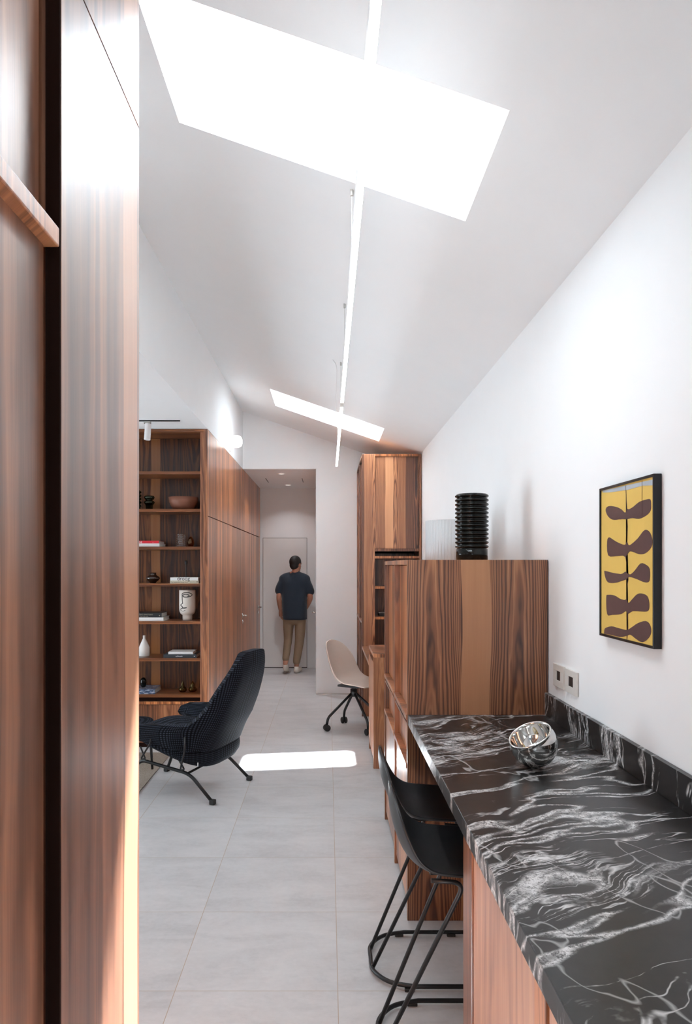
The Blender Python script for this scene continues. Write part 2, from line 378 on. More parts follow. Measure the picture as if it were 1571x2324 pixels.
def catmull(pts, n=8, closed=False):
    P = [Vector(p) for p in pts]; out = []; L = len(P)
    rng = range(L if closed else L-1)
    for i in rng:
        if closed: p0, p1, p2, p3 = P[(i-1) % L], P[i], P[(i+1) % L], P[(i+2) % L]
        else: p0, p1, p2, p3 = P[max(i-1, 0)], P[i], P[i+1], P[min(i+2, L-1)]
        for k in range(n):
            t = k/n
            out.append(0.5*((2*p1)+(p2-p0)*t+(2*p0-5*p1+4*p2-p3)*t*t+(3*p1-p0-3*p2+p3)*t**3))
    if not closed: out.append(P[-1])
    return out
def fillet(pts, r, n=6):
    P = [Vector(p) for p in pts]; out = [P[0]]
    for i in range(1, len(P)-1):
        a = (P[i-1]-P[i]); b = (P[i+1]-P[i]); d = min(r, a.length*0.48, b.length*0.48)
        p, q = P[i]+a.normalized()*d, P[i]+b.normalized()*d
        for k in range(n+1):
            t = k/n; out.append((1-t)**2*p+2*t*(1-t)*P[i]+t*t*q)
    out.append(P[-1]); return out
def tube(bm, pts, r, seg=10, closed=False, cap=True):
    P = [Vector(p) for p in pts]; L = len(P)
    rad = r if hasattr(r, '__len__') else [r]*L
    rings = []; up = None
    for i in range(L):
        if closed: t = P[(i+1) % L]-P[(i-1) % L]
        else: t = P[min(i+1, L-1)]-P[max(i-1, 0)]
        t.normalize()
        if up is None:
            up = t.orthogonal().normalized()
        up = (up - t*up.dot(t)).normalized(); sd_ = t.cross(up)
        rings.append([bm.verts.new(P[i]+(up*cos(2*pi*k/seg)+sd_*sin(2*pi*k/seg))*rad[i]) for k in range(seg)])
    for i in range(L if closed else L-1):
        a, b = rings[i], rings[(i+1) % L]
        for k in range(seg): bm.faces.new((a[k], a[(k+1) % seg], b[(k+1) % seg], b[k]))
    if cap and not closed:
        bm.faces.new(rings[0][::-1]); bm.faces.new(rings[-1])
    return bm
def T(pts, r, seg=10, closed=False):
    return tube(bmesh.new(), pts, r, seg, closed)
def limb(bm, pts, radii, seg=14, n=5):
    """tapered rounded limb"""
    P = catmull(pts, n); R = []
    L = len(pts)
    for i in range(L-1):
        for k in range(n): R.append(radii[i]+(radii[i+1]-radii[i])*k/n)
    R.append(radii[-1])
    d0 = (P[0]-P[1]).normalized(); d1 = (P[-1]-P[-2]).normalized()
    P = [P[0]+d0*R[0]*0.9, P[0]+d0*R[0]*0.6]+P+[P[-1]+d1*R[-1]*0.6, P[-1]+d1*R[-1]*0.9]
    R = [R[0]*0.35, R[0]*0.8]+R+[R[-1]*0.8, R[-1]*0.35]
    tube(bm, P, R, seg)
def ell(bm, c, r, seg=16, rot=None):
    res = bmesh.ops.create_uvsphere(bm, u_segments=seg, v_segments=seg//2+2, radius=1.0)
    m = Matrix.Translation(c) @ (rot.to_4x4() if rot is not None else Matrix.Identity(4)) @ Matrix.Diagonal((*r, 1))
    bmesh.ops.transform(bm, matrix=m, verts=res['verts'])
def lathe(profile, c=(0, 0, 0), seg=40, rib=None):
    bm = bmesh.new(); rings = []
    for (r, z) in profile:
        if r < 1e-5: rings.append([bm.verts.new((c[0], c[1], c[2]+z))])
        else: rings.append([bm.verts.new((c[0]+r*(1+(rib(k, seg) if rib else 0))*cos(2*pi*k/seg), c[1]+r*(1+(rib(k, seg) if rib else 0))*sin(2*pi*k/seg), c[2]+z)) for k in range(seg)])
    for a, b in zip(rings, rings[1:]):
        if len(a) == 1 and len(b) == 1: continue
        for k in range(seg):
            if len(a) == 1: bm.faces.new((a[0], b[k], b[(k+1) % seg]))
            elif len(b) == 1: bm.faces.new((a[k], a[(k+1) % seg], b[0]))
            else: bm.faces.new((a[k], a[(k+1) % seg], b[(k+1) % seg], b[k]))
    return bm
def surf(f, nu, nv, closed_u=False, uv=None, bm=None):
    bm = bm or bmesh.new(); g = [[bm.verts.new(f(i/(nu if closed_u else nu-1), j/(nv-1))) for j in range(nv)] for i in range(nu)]
    L = bm.loops.layers.uv.verify() if uv else None
    for i in range(nu if closed_u else nu-1):
        for j in range(nv-1):
            idx = ((i, j), (i+1, j), (i+1, j+1), (i, j+1))
            fc = bm.faces.new([g[a % nu][b] for a, b in idx])
            if uv:
                for lp, (a, b) in zip(fc.loops, idx):
                    lp[L].uv = uv(a/(nu if closed_u else nu-1), b/(nv-1), lp.vert.co) if callable(uv) else (a*uv[0]/nu, b*uv[1]/nv)
    return bm
def solid(o, t, offset=0.0):
    s = o.modifiers.new('solid', 'SOLIDIFY'); s.thickness = t; s.offset = offset
    return o
def poly_prism(pts, axis_fn, d):
    """flat outline given as 2D points -> prism; axis_fn(u,v,w)->Vector"""
    bm = bmesh.new(); a = [bm.verts.new(axis_fn(u, v, 0)) for u, v in pts]; b = [bm.verts.new(axis_fn(u, v, d)) for u, v in pts]
    n = len(pts); bm.faces.new(a); bm.faces.new(b[::-1])
    for i in range(n): bm.faces.new((a[i], a[(i+1) % n], b[(i+1) % n], b[i]))
    bmesh.ops.triangulate(bm, faces=[f for f in bm.faces if len(f.verts) > 4]); return bm
def text_bm(s, size, loc, bold=0.0):
    """text facing -Y, extruded slightly, lower left corner at loc"""
    cu = bpy.data.curves.new('t', 'FONT'); cu.body = s; cu.size = size; cu.extrude = 0.0004; cu.offset = bold; cu.resolution_u = 3
    to = bpy.data.objects.new('t', cu); COL.objects.link(to); dg = bpy.context.evaluated_depsgraph_get()
    me = bpy.data.meshes.new_from_object(to.evaluated_get(dg)); bm = bmesh.new(); bm.from_mesh(me)
    bpy.data.objects.remove(to); bpy.data.meshes.remove(me)
    bm.transform(Matrix.Translation(loc) @ Matrix.Rotation(pi/2, 4, 'X')); return bm
def dup(root, loc, rz=None, label=None, group=None):
    r = root.copy(); COL.objects.link(r); r.location = loc
    if rz is not None: r.rotation_euler = (0, 0, rz)
    if label: r['label'] = label
    if group: r['group'] = group
    for ch in list(root.children):
        c = ch.copy(); COL.objects.link(c); c.parent = r
        for g in list(ch.children):
            d = g.copy(); COL.objects.link(d); d.parent = c
    return r
def wx(px, Y): return (px-745)*Y/F
def wz(py, Y): return EYE-(py-1283)*Y/F

# ------------------------------------------------------------------ the room
XR = 0.975; XL = -1.039; YE = 8.66; YB = 10.9; ZT = 2.745; YR = -1.9
struct('floor', B((-4.1, 1.1, YR-0.1, YB+0.1, -0.1, 0)), M['floor'])
struct('wall_right', B((XR, XR+0.1, YR, YB, 0, 3.7)), M['plaster'])
# end wall with the corridor opening
struct('wall_end', B((-0.145, XR, YE, YE+0.12, 0, ZT), (XL-0.12, XR, YE, YE+0.12, ZT, 3.9)), M['plaster'])
struct('wall_corridor_right', B((-0.145, -0.02, YE+0.12, YB, 0, ZT)), M['plaster'])
struct('wall_back', B((-1.3, 0.0, YB, YB+0.1, 0, 3.0)), M['plaster'])
struct('ceiling_corridor', B((-1.2, -0.02, YE+0.12, YB, ZT, ZT+0.1)), M['plaster'])
struct('wall_left_upper', B((XL-0.12, XL, YR, YE, ZT, 3.9)), M['plaster'])
struct('ceiling_lounge', B((-4.0, XL-0.12, 1.0, 6.55, ZT, ZT+0.1)), M['plaster'])
struct('wall_lounge_far', B((-4.0, XL-0.02, 6.47, 6.6, 0, ZT)), M['plaster'])
struct('wall_lounge_near', B((-4.0, -1.0, 0.9, 1.0, 0, ZT)), M['plaster'])
struct('wall_lounge_left', B((-4.1, -4.0, 0.9, WINL[1], 0, ZT), (-4.1, -4.0, WINL[2], 6.6, 0, ZT), (-4.1, -4.0, WINL[1], WINL[2], 0, WINL[3]), (-4.1, -4.0, WINL[1], WINL[2], WINL[4], ZT)), M['plaster'])
struct('wall_kitchen_left', B((-1.15, -1.04, YR, 0.9, 0, ZT)), M['plaster'])
struct('wall_rear', B((-1.15, WINR[1], YR-0.1, YR, 0, 3.9), (WINR[2], XR+0.1, YR-0.1, YR, 0, 3.9), (WINR[1], WINR[2], YR-0.1, YR, 0, WINR[3]), (WINR[1], WINR[2], YR-0.1, YR, WINR[4], 3.9)), M['plaster'])
# sloping ceiling slab with two deep skylight wells
def slope_box(bm, x0, x1, y0, y1, t0=0.0, t1=TR):
    vs = [bm.verts.new((x, y, zc(x)+t)) for x in (x0, x1) for y in (y0, y1) for t in (t0, t1)]
    for f in ((0, 1, 3, 2), (4, 6, 7, 5), (0, 4, 5, 1), (2, 3, 7, 6), (0, 2, 6, 4), (1, 5, 7, 3)): bm.faces.new([vs[i] for i in f])
bm = bmesh.new(); ys = [YR-0.1]
for (a, b, c, d) in SKY:
    slope_box(bm, XL-0.12, XR+0.1, ys[-1], c); slope_box(bm, XL-0.12, a, c, d); slope_box(bm, b, XR+0.1, c, d); ys.append(d)
slope_box(bm, XL-0.12, XR+0.1, ys[-1], YE+0.15)
struct('ceiling', bm, M['plaster'])
for i, (a, b, c, d) in enumerate(SKY):
    w = thing('window_%d' % (i+1), None, None, ((a+b)/2, (c+d)/2, zc((a+b)/2)+TR)); w['kind'] = 'structure'
    bm = bmesh.new(); e = 0.03
    for q in ((a-e, a+0.015, c-e, d+e), (b-0.015, b+e, c-e, d+e), (a+0.015, b-0.015, c-e, c+0.015), (a+0.015, b-0.015, d-0.015, d+e)): slope_box(bm, *q, TR, TR+0.04)
    obj('window_frame', bm, M['white_metal'], w, weld=False)
    bm = bmesh.new(); slope_box(bm, a+0.015, b-0.015, c+0.015, d-0.015, TR+0.015, TR+0.021); obj('window_pane', bm, M['pane'], w, weld=False)
    if i == 1:
        bm = bmesh.new(); slope_box(bm, a+0.004, -0.26, c+0.004, d-0.004, TR-0.03, TR-0.026); slope_box(bm, -0.26, b-0.004, 7.40, d-0.004, TR-0.03, TR-0.026)
        obj('mask_blind', bm, M['mask_blind'], w, weld=False)  # L-shaped cover, shaped to trim the sun patch on the floor
    bm = bmesh.new(); slope_box(bm, a+0.02, b-0.004, c+0.003, c+0.03, TR-0.075, TR-0.045); obj('mask_blind_cassette', bm, M['white_metal'], w, weld=False)
w = thing('window_3', None, None, (-4.05, 3.8, 0)); w['kind'] = 'structure'
x, y0, y1, z0, z1 = WINL
fr = [(-4.08, -4.03, y0, y1, z0, z0+0.05), (-4.08, -4.03, y0, y1, z1-0.05, z1)]
for k in range(4): yy = y0+(y1-y0-0.05)*k/3; fr.append((-4.08, -4.03, yy, yy+0.05, z0+0.05, z1-0.05))
bobj('window_frame', fr, M['black'], w); bobj('window_pane', (-4.058, -4.052, y0, y1, z0, z1), M['pane'], w, bevel=0)
w = thing('window_4', None, None, (0.3, YR-0.05, WINR[3])); w['kind'] = 'structure'  # unseen opening added to let fill daylight in from behind
y, x0, x1, z0, z1 = WINR
bobj('window_frame', [(x0, x1, y-0.08, y-0.03, z0, z0+0.04), (x0, x1, y-0.08, y-0.03, z1-0.04, z1), (x0, x0+0.04, y-0.08, y-0.03, z0, z1), (x1-0.04, x1, y-0.08, y-0.03, z0, z1)], M['black'], w)  # frame of the added unseen window
bobj('window_pane', (x0, x1, y-0.058, y-0.052, z0, z1), M['pane'], w, bevel=0)  # pane of the added unseen window

# ------------------------------------------------------------------ walnut-clad corridor wall (fixed cladding with two flush doors)
bobjL = []
def clad(name, y0, y1, z0, z1, parent, m): return bobj(name, (XL-0.03, XL, y0+0.0015, y1-0.0015, z0, z1), m, parent, bevel=0.0008)
ZS = 1.996
wl = thing('wall_corridor_left', None, None, (XL-0.1, 8.5, 0)); wl['kind'] = 'structure'
bobj('backing', (XL-0.12, XL-0.031, 6.61, YB, 0, ZT), M['dark'], wl, bevel=0)
for (y0, y1) in ((6.16, 6.62), (6.62, 8.50), (8.50, 8.74), (8.74, 9.62), (9.62, 10.88)):
    clad('cladding_panel', y0, y1, ZS+0.003, ZT-0.002, wl, M['wood_b'])
for (y0, y1) in ((6.16, 6.62), (6.62, 7.72), (8.66, 8.74), (9.62, 9.70), (10.60, 10.88)):
    clad('cladding_panel', y0, y1, 0.004, ZS-0.004, wl, M['wood_b'])
def lever(parent, x, y, z, sgn=1, side=1):
    bm = bmesh.new(); tube(bm, [(x, y, z), (x+0.008*side, y, z)], 0.026, 20); tube(bm, fillet([(x, y, z), (x+0.055*side, y, z), (x+0.055*side, y-0.115*sgn, z)], 0.015), 0.009, 10)
    h = obj('door_handle', bm, M['satin'], parent, smooth=True)
    bm = bmesh.new(); tube(bm, [(x, y, z-0.075), (x+0.008*side, y, z-0.075)], 0.024, 20); tube(bm, [(x, y, z-0.075), (x+0.016*side, y, z-0.075)], 0.009, 12)
    obj('key_cylinder', bm, M['satin'], parent, smooth=True)
d1 = thing('door_1', None, None, (XL, 8.2, 0)); d1['kind'] = 'structure'
clad('door_leaf', 7.72, 8.66, 0.008, ZS-0.008, d1, M['wood_b']); lever(d1, XL, 8.60, 0.965)
d2 = thing('door_2', None, None, (XL, 9.2, 0)); d2['kind'] = 'structure'
clad('door_leaf', 8.74, 9.62, 0.008, ZS-0.008, d2, M['wood_b'])
d3 = thing('door_3', None, None, (XL, 10.1, 0)); d3['kind'] = 'structure'
clad('door_leaf', 9.70, 10.60, 0.008, ZS-0.008, d3, M['wood_b']); lever(d3, XL, 10.50, 0.955)
d4 = thing('door_4', None, None, (-0.66, YB, 0)); d4['kind'] = 'structure'
bobj('door_leaf', (-0.995, -0.327, YB-0.012, YB, 0.012, 1.985), M['paint'], d4, bevel=0.002)
bobj('shadow_gap', [(-1.0, -0.322, YB-0.003, YB, 1.985, 1.990), (-0.327, -0.322, YB-0.003, YB, 0, 1.99), (-0.9999, -0.996, YB-0.003, YB, 0, 1.99), (-0.996, -0.327, YB-0.003, YB, 0.0, 0.012)], M['dark'], d4, bevel=0)
d5 = thing('door_5', None, None, (-0.145, 9.6, 0)); d5['kind'] = 'structure'
bobj('door_leaf', (-0.150, -0.145, 9.18, 9.98, 0.01, 2.0), M['paint'], d5)
bm = bmesh.new(); tube(bm, fillet([(-0.150, 9.28, 0.955), (-0.20, 9.28, 0.955), (-0.20, 9.39, 0.955)], 0.015), 0.009, 10); obj('door_handle', bm, M['satin'], d5, smooth=True)
struct('baseboard_end', B((-0.145, 0.36, YE-0.004, YE, 0.0, 0.014)), M['satin'])
struct('trim_1', B((-0.15, -0.143, YE-0.003, YE+0.12, 0, ZT), (XL, -0.143, YE-0.003, YE+0.004, ZT-0.006, ZT+0.004)), M['white_metal'])
# air slots and downlights in the corridor ceiling
for (x, y, lab) in ((-0.60, 9.13, 'nearer round recessed downlight in the corridor ceiling'), (-0.586, 10.40, 'farther round recessed downlight in the corridor ceiling, close above the white door')):
    t = thing('downlight', lab, 'ceiling light', (x, y, ZT-0.006), group='recessed corridor downlights')
    obj('trim_ring', lathe([(0.038, 0.006), (0.038, 0.0), (0.052, 0.0), (0.052, 0.006)], (x, y, ZT-0.006)), M['white_metal'], t, smooth=False)
    obj('lens', lathe([(0, 0.003), (0.038, 0.003), (0.038, 0.006), (0, 0.006)], (x, y, ZT-0.006)), M['down_glow'], t)
    ld = bpy.data.lights.new('downlight_lamp', 'AREA'); ld.shape = 'DISK'; ld.size = 0.07; ld.energy = 4.0 if y < 10 else 1.2; ld.color = (0.96, 0.97, 1.0); ld.spread = 2.0
    lo = bpy.data.objects.new('downlight_lamp', ld); COL.objects.link(lo); lo.parent = t; lo.location = (0, 0, -0.004)
for (x, lab) in ((-0.845, 'thin dark slot in the corridor ceiling beside the walnut wall'), (-0.353, 'thin dark slot in the corridor ceiling on the right-hand side')):
    tag(bobj('ceiling_slot', (x-0.004, x+0.004, 9.62, 10.08, ZT-0.003, ZT), M['ink'], None, bevel=0), lab, 'air slot', 'corridor ceiling slots')

# ------------------------------------------------------------------ bookcase
YK = 6.13; BX0 = -3.0; BX1 = XL
bk = thing('bookcase', 'tall built-in walnut bookcase with open shelves beside the corridor wall', 'bookcase', ((BX0+BX1)/2, 6.3, 0))
DB = 6.45
bobj('back_panel', (BX0, BX1-0.03, DB, DB+0.015, 0, 2.74), M['wood_back'], bk)
bobj('side_panel', [(BX1-0.034, BX1, YK, 6.159, 0, 2.742), (BX1-0.062, BX1-0.0345, YK+0.003, DB+0.015, 0, 2.742)], M['wood_warm'], bk)
bobj('side_panel', (BX0, BX0+0.03, YK, DB, 0, 2.742), M['wood'], bk)
bobj('top_panel', (BX0+0.03, BX1-0.034, YK, DB, 2.715, 2.742), M['wood_shelf'], bk)
SH = [2.379, 2.056, 1.732, 1.413, 1.089, 0.770, 0.4576]
for z in SH: bobj('shelf', (BX0+0.03, BX1-0.0625, YK+0.004, DB, z-0.026, z), M['wood_shelf'], bk)
bobj('base_carcass', (BX0+0.03, BX1-0.034, YK+0.03, DB, 0.0, 0.431), M['dark'], bk)
bobj('base_rail', (BX0+0.03, BX1-0.034, YK+0.004, YK+0.03, 0.372, 0.396), M['wood_b'], bk)
for k in range(3):
    x1 = BX1-0.036-k*0.63; bobj('cupboard_door', (x1-0.626, x1, YK+0.012, YK+0.03, 0.04, 0.368), M['wood_warm'], bk)
bobj('plinth', (BX0+0.03, BX1-0.034, YK+0.02, YK+0.03, 0.0, 0.04), M['dark'], bk)
def sx(px, dy=0.05): return wx(px, YK+dy)

def book(label, px0, px1, z, h, m, dy=0.03, depth=0.2, text=None, tm=None, ts=0.7, tx=0.3, name='book', group=None, skew=0.0, tz=0.25):
    x0, x1 = wx(px0, YK+dy), wx(px1, YK+dy); y0 = YK+dy; y1 = y0+depth
    y1 = min(y1, DB-0.005)
    t = thing(name, label, 'book', ((x0+x1)/2, (y0+y1)/2, z), group=group)
    bobj('cover', [(x0, x1, y0, y1, z, z+0.002), (x0, x1, y0, y1, z+h-0.002, z+h), (x0, x1, y0, y0+0.002, z+0.002, z+h-0.002)], m, t, bevel=0.0005)
    bobj('pages', (x0+0.003, x1-0.003, y0+0.002, y1-0.004, z+0.0021, z+h-0.0021), M['paper'], t, bevel=0)
    if text:
        for (s, size, fx, fz) in text:
            obj('spine_text', text_bm(s, size, (x0+(x1-x0)*fx, y0-0.0006, z+h*fz)), tm, t, weld=False)
    return t
def vase(name, label, cat, px, z, prof, m, dy=0.15, seg=40, rib=None, group=None, smooth=True, sub=None):
    t = lathe(prof, (wx(px, YK+dy), YK+dy, z), seg, rib)
    return tag(obj(name, t, m, None, smooth=smooth), label, cat, group)
PX = (YK+0.15)/F   # metres per pixel at the shelf objects
# --- second shelf
p = [(0, 0), (0.030, 0), (0.031, 0.045), (0.040, 0.055), (0.047, 0.068), (0.040, 0.080), (0.026, 0.088), (0.040, 0.096), (0.046, 0.112), (0.040, 0.126), (0.038, 0.126), (0.040, 0.112), (0.022, 0.090), (0.026, 0.05), (0, 0.04)]
vase('bubble_vase', 'smoky green bubble-shaped glass vase left of the terracotta bowl', 'vase', 339, SH[1], p, M['green_glass'])
p = [(0, 0), (0.034, 0), (0.034, 0.02)]
for k in range(5): p += [(0.030, 0.024+k*0.03), (0.042, 0.034+k*0.03), (0.042, 0.044+k*0.03), (0.030, 0.052+k*0.03)]
p += [(0.026, 0.176), (0.026, 0.02), (0, 0.015)]
vase('ringed_vase', 'dark ringed vase mostly hidden behind the foreground panel, left of the green bubble vase', 'vase', 310, SH[1], p, M['green_glass'])
p = [(0, 0), (0.085, 0), (0.105, 0.03), (0.122, 0.065), (0.130, 0.112), (0.126, 0.112), (0.116, 0.065), (0.098, 0.034), (0.08, 0.008), (0, 0.006)]
vase('terracotta_bowl', 'wide brown terracotta bowl on the shelf below the top compartment', 'bowl', 416.5, SH[1], p, M['terracotta'])
# --- third shelf
book('white book lying under the red book on a bookcase shelf', 290, 362, SH[2], 0.027, M['book_white'], depth=0.24)
book('red book lying on top of a white book, spine outwards', 290, 360.5, SH[2]+0.0272, 0.024, M['book_red'], text=[('ART |N|', 0.024, 0.16, 0.14), ('-', 0.02, 0.80, 0.2)], tm=M['ink_white'], depth=0.22)
n = 7; p = [(0, 0), (0.040, 0)]
for k in range(n):
    z0 = 0.112*k/n
    for j in range(6): p.append((0.036+0.005*sin(pi*j/5.0), 0.003+z0+0.016*j/6))
p += [(0.033, 0.115), (0.033, 0.006), (0, 0.006)]
vase('ribbed_glass', 'clear ribbed drinking glass beside the amber glass vase', 'glass', 411, SH[2], p, M['clear_glass'])
p = [(0, 0), (0.019, 0.001), (0.028, 0.015), (0.030, 0.035), (0.027, 0.06), (0.018, 0.078), (0.010, 0.086), (0.009, 0.090), (0.007, 0.086), (0.015, 0.076), (0.024, 0.058), (0.026, 0.035), (0.022, 0.012), (0, 0.006)]
vase('amber_vase', 'small egg-shaped amber glass vase right of the ribbed glass', 'vase', 433, SH[2], p, M['amber_glass'])
# --- fourth shelf
p = [(0, 0), (0.026, 0), (0.028, 0.008), (0.050, 0.025), (0.062, 0.042), (0.055, 0.056), (0.034, 0.068), (0.029, 0.076), (0.029, 0.093), (0.025, 0.093), (0.025, 0.074), (0.05, 0.05), (0.04, 0.02), (0, 0.01)]
vase('squat_vase', 'squat dark brown glossy vase left of the two cream books', 'vase', 347, SH[3], p, M['brown_glaze'])
book('cream book with black lettering on its spine, lowest of the pair under the candle holder', 386, 450.5, SH[3], 0.026, M['book_cream'], text=[('The Sustainable Design Book', 0.0125, 0.03, 0.32), ('Rebecca Proctor', 0.008, 0.70, 0.4), ('■', 0.012, 0.93, 0.35)], tm=M['ink'], depth=0.16)
book('white book with large cropped black lettering, under the candle holder', 386.5, 450, SH[3]+0.0262, 0.026, M['book_white'], text=[('droog', 0.046, 0.24, 0.05)], tm=M['ink'], depth=0.16)
tag(bobj('dark_box', (wx(451, 6.32), wx(459.5, 6.32), 6.25, 6.40, SH[3], SH[3]+0.045), M['book_black']), 'dark box at the end of the cream books on the shelf', 'box')
c = (wx(422.5, YK+0.11), YK+0.11, SH[3]+0.0525)
t = thing('candle_holder', 'slim black candle holder standing on the white book', 'candle holder', c)
obj('base_plate', lathe([(0, 0), (0.052, 0), (0.052, 0.004), (0, 0.005)], c), M['black'], t)
obj('stem', lathe([(0.005, 0.004), (0.0045, 0.11), (0.006, 0.112), (0.004, 0.112)], c, 16), M['black'], t, smooth=True)
obj('cup', lathe([(0.004, 0.108), (0.010, 0.114), (0.013, 0.124), (0.0135, 0.146), (0.011, 0.146), (0.010, 0.124), (0, 0.118)], c, 24), M['black'], t, smooth=True)
# --- fifth shelf
book('thick white book under the black book on the shelf beside the face vase', 270, 371, SH[4], 0.030, M['book_white'], depth=0.24)
book('black book with faded lettering lying on a thick white book', 270, 367, SH[4]+0.0302, 0.038, M['book_black'], text=[('THE ANATOMY', 0.017, 0.475, 0.50), ('OF COLOUR', 0.012, 0.50, 0.12), ('●', 0.012, 0.935, 0.3)], tm=M['ink_gold'], depth=0.22)
fy = YK+0.14; fc = (wx(425.5, fy), fy, SH[4])
R0 = 0.0715
prof = [(0, 0), (0.043, 0), (0.0425, 0.02), (0.043, 0.045), (0.050, 0.050), (0.062, 0.060), (0.069, 0.078), (R0, 0.105), (R0, 0.262), (0.069, 0.266), (0.066, 0.262), (0.066, 0.10), (0.05, 0.06), (0, 0.055)]
t = thing('face_vase', 'cream footed ceramic vase with a black line drawing of a face', 'vase', fc)
obj('vase_body', lathe(prof, fc, 48), M['face_ceramic'], t, smooth=True)
def onvase(u, v):   # zoom pixels of the drawing -> point on the round vase body
    px, py = 300+u/4.909, 1280+v/4.909; x = max(-0.068, min(0.068, (px-425.5)*fy/F)); z = (1408-py)*fy/F
    R = R0+0.0008
    if z < 0.105: R = 0.062+(z-0.06)/(0.045)*0.0103 if z > 0.06 else 0.055
    return (fc[0]+x, fc[1]-sqrt(max(R*R-x*x, 1e-6)), fc[2]+z)
bm = bmesh.new()
for ln in ([(580, 440), (575, 400), (573, 350), (577, 330), (610, 321), (655, 324), (680, 342), (668, 360), (630, 370), (590, 366), (583, 350), (605, 340), (640, 343), (652, 353), (635, 362)],
           [(581, 438), (560, 452), (557, 462), (574, 474), (580, 488), (600, 488), (626, 487), (600, 492), (570, 493), (556, 505), (562, 520), (585, 526), (610, 514)]):
    tube(bm, [onvase(*q) for q in catmull([(a, b, 0) for a, b in ln], 4) for q in [(q[0], q[1])]], 0.0031, 6)
obj('face_drawing', bm, M['ink'], t, smooth=True)
# --- sixth shelf
p = [(0, 0), (0.044, 0), (0.046, 0.004), (0.046, 0.075), (0.040, 0.092), (0.015, 0.148), (0.0115, 0.155), (0.0115, 0.182), (0.008, 0.182), (0.008, 0.155), (0.03, 0.1), (0, 0.09)]
vase('white_bottle', 'matt white ceramic bottle with a narrow neck on a bookcase shelf', 'bottle', 327.5, SH[5], p, M['white_ceramic'])
book('large slate-grey book lying under a small white book', 371, 446, SH[5], 0.030, M['book_slate'], text=[('ad’hoeth', 0.017, 0.37, 0.30), ('⚑', 0.012, 0.92, 0.3)], tm=M['ink_white'], depth=0.24, dy=0.02)
book('small white book lying on the slate-grey book', 382, 438, SH[5]+0.0302, 0.021, M['book_white'], depth=0.17, dy=0.04)
# --- bottom shelf
book('blue printed magazine-like book under the black egg ornament', 290, 352, SH[6], 0.040, M['magazine'], depth=0.22, dy=0.035)
p = [(0, 0), (0.014, 0.001), (0.024, 0.018), (0.029, 0.042), (0.026, 0.066), (0.015, 0.083), (0, 0.088)]
vase('egg_ornament', 'glossy black egg-shaped ornament on the blue magazine', 'ornament', 325.5, SH[6]+0.0402, p, M['black_glaze'], dy=0.13)
p = [(0, 0), (0.022, 0.001), (0.033, 0.012), (0.035, 0.026), (0.028, 0.040), (0.018, 0.050), (0.014, 0.060), (0.012, 0.075), (0.006, 0.090), (0.003, 0.100), (0, 0.1005)]
vase('gourd_vase', 'taller slender olive glass gourd vase on the bottom shelf', 'vase', 415, SH[6], p, M['olive_glass'], dy=0.12, group='olive glass gourd vases')
p = [(0, 0), (0.024, 0.001), (0.035, 0.012), (0.036, 0.024), (0.030, 0.038), (0.022, 0.046), (0.023, 0.056), (0.020, 0.068), (0.009, 0.082), (0.003, 0.092), (0, 0.0925)]
vase('gourd_vase', 'shorter rounder olive glass gourd vase at the right end of the bottom shelf', 'vase', 437.5, SH[6], p, M['olive_glass'], dy=0.14, group='olive glass gourd vases')

# ------------------------------------------------------------------ lounge: track spot, rug, armchair, footstool
ty = 5.77
t = thing('track_light', 'slim black ceiling track with one small white cylinder spotlight', 'ceiling light', (-1.8, ty, ZT-0.012))
bobj('track', (-2.6, -1.20, ty-0.008, ty+0.008, ZT-0.010, ZT), M['black'], t)
tx_ = wx(336, ty)
bobj('adapter', (tx_-0.035, tx_+0.025, ty-0.012, ty+0.012, ZT-0.026, ZT-0.010), M['satin'], t, bevel=0.005)
bm = bmesh.new(); tube(bm, [(tx_, ty, ZT-0.026), (tx_, ty, ZT-0.045)], 0.006, 10); obj('stem', bm, M['satin'], t)
bm = bmesh.new(); tube(bm, [(tx_+0.002, ty, ZT-0.030), (tx_-0.004, ty-0.01, ZT-0.160)], 0.0255, 28); obj('spotlight_body', bm, M['white_metal'], t, smooth=False)
tag(bobj('rug', (-3.6, -1.305, 2.6, 5.95, 0.0005, 0.008), M['rug'], None, bevel=0.002), 'beige herringbone rug on the lounge floor under the armchair front', 'rug')

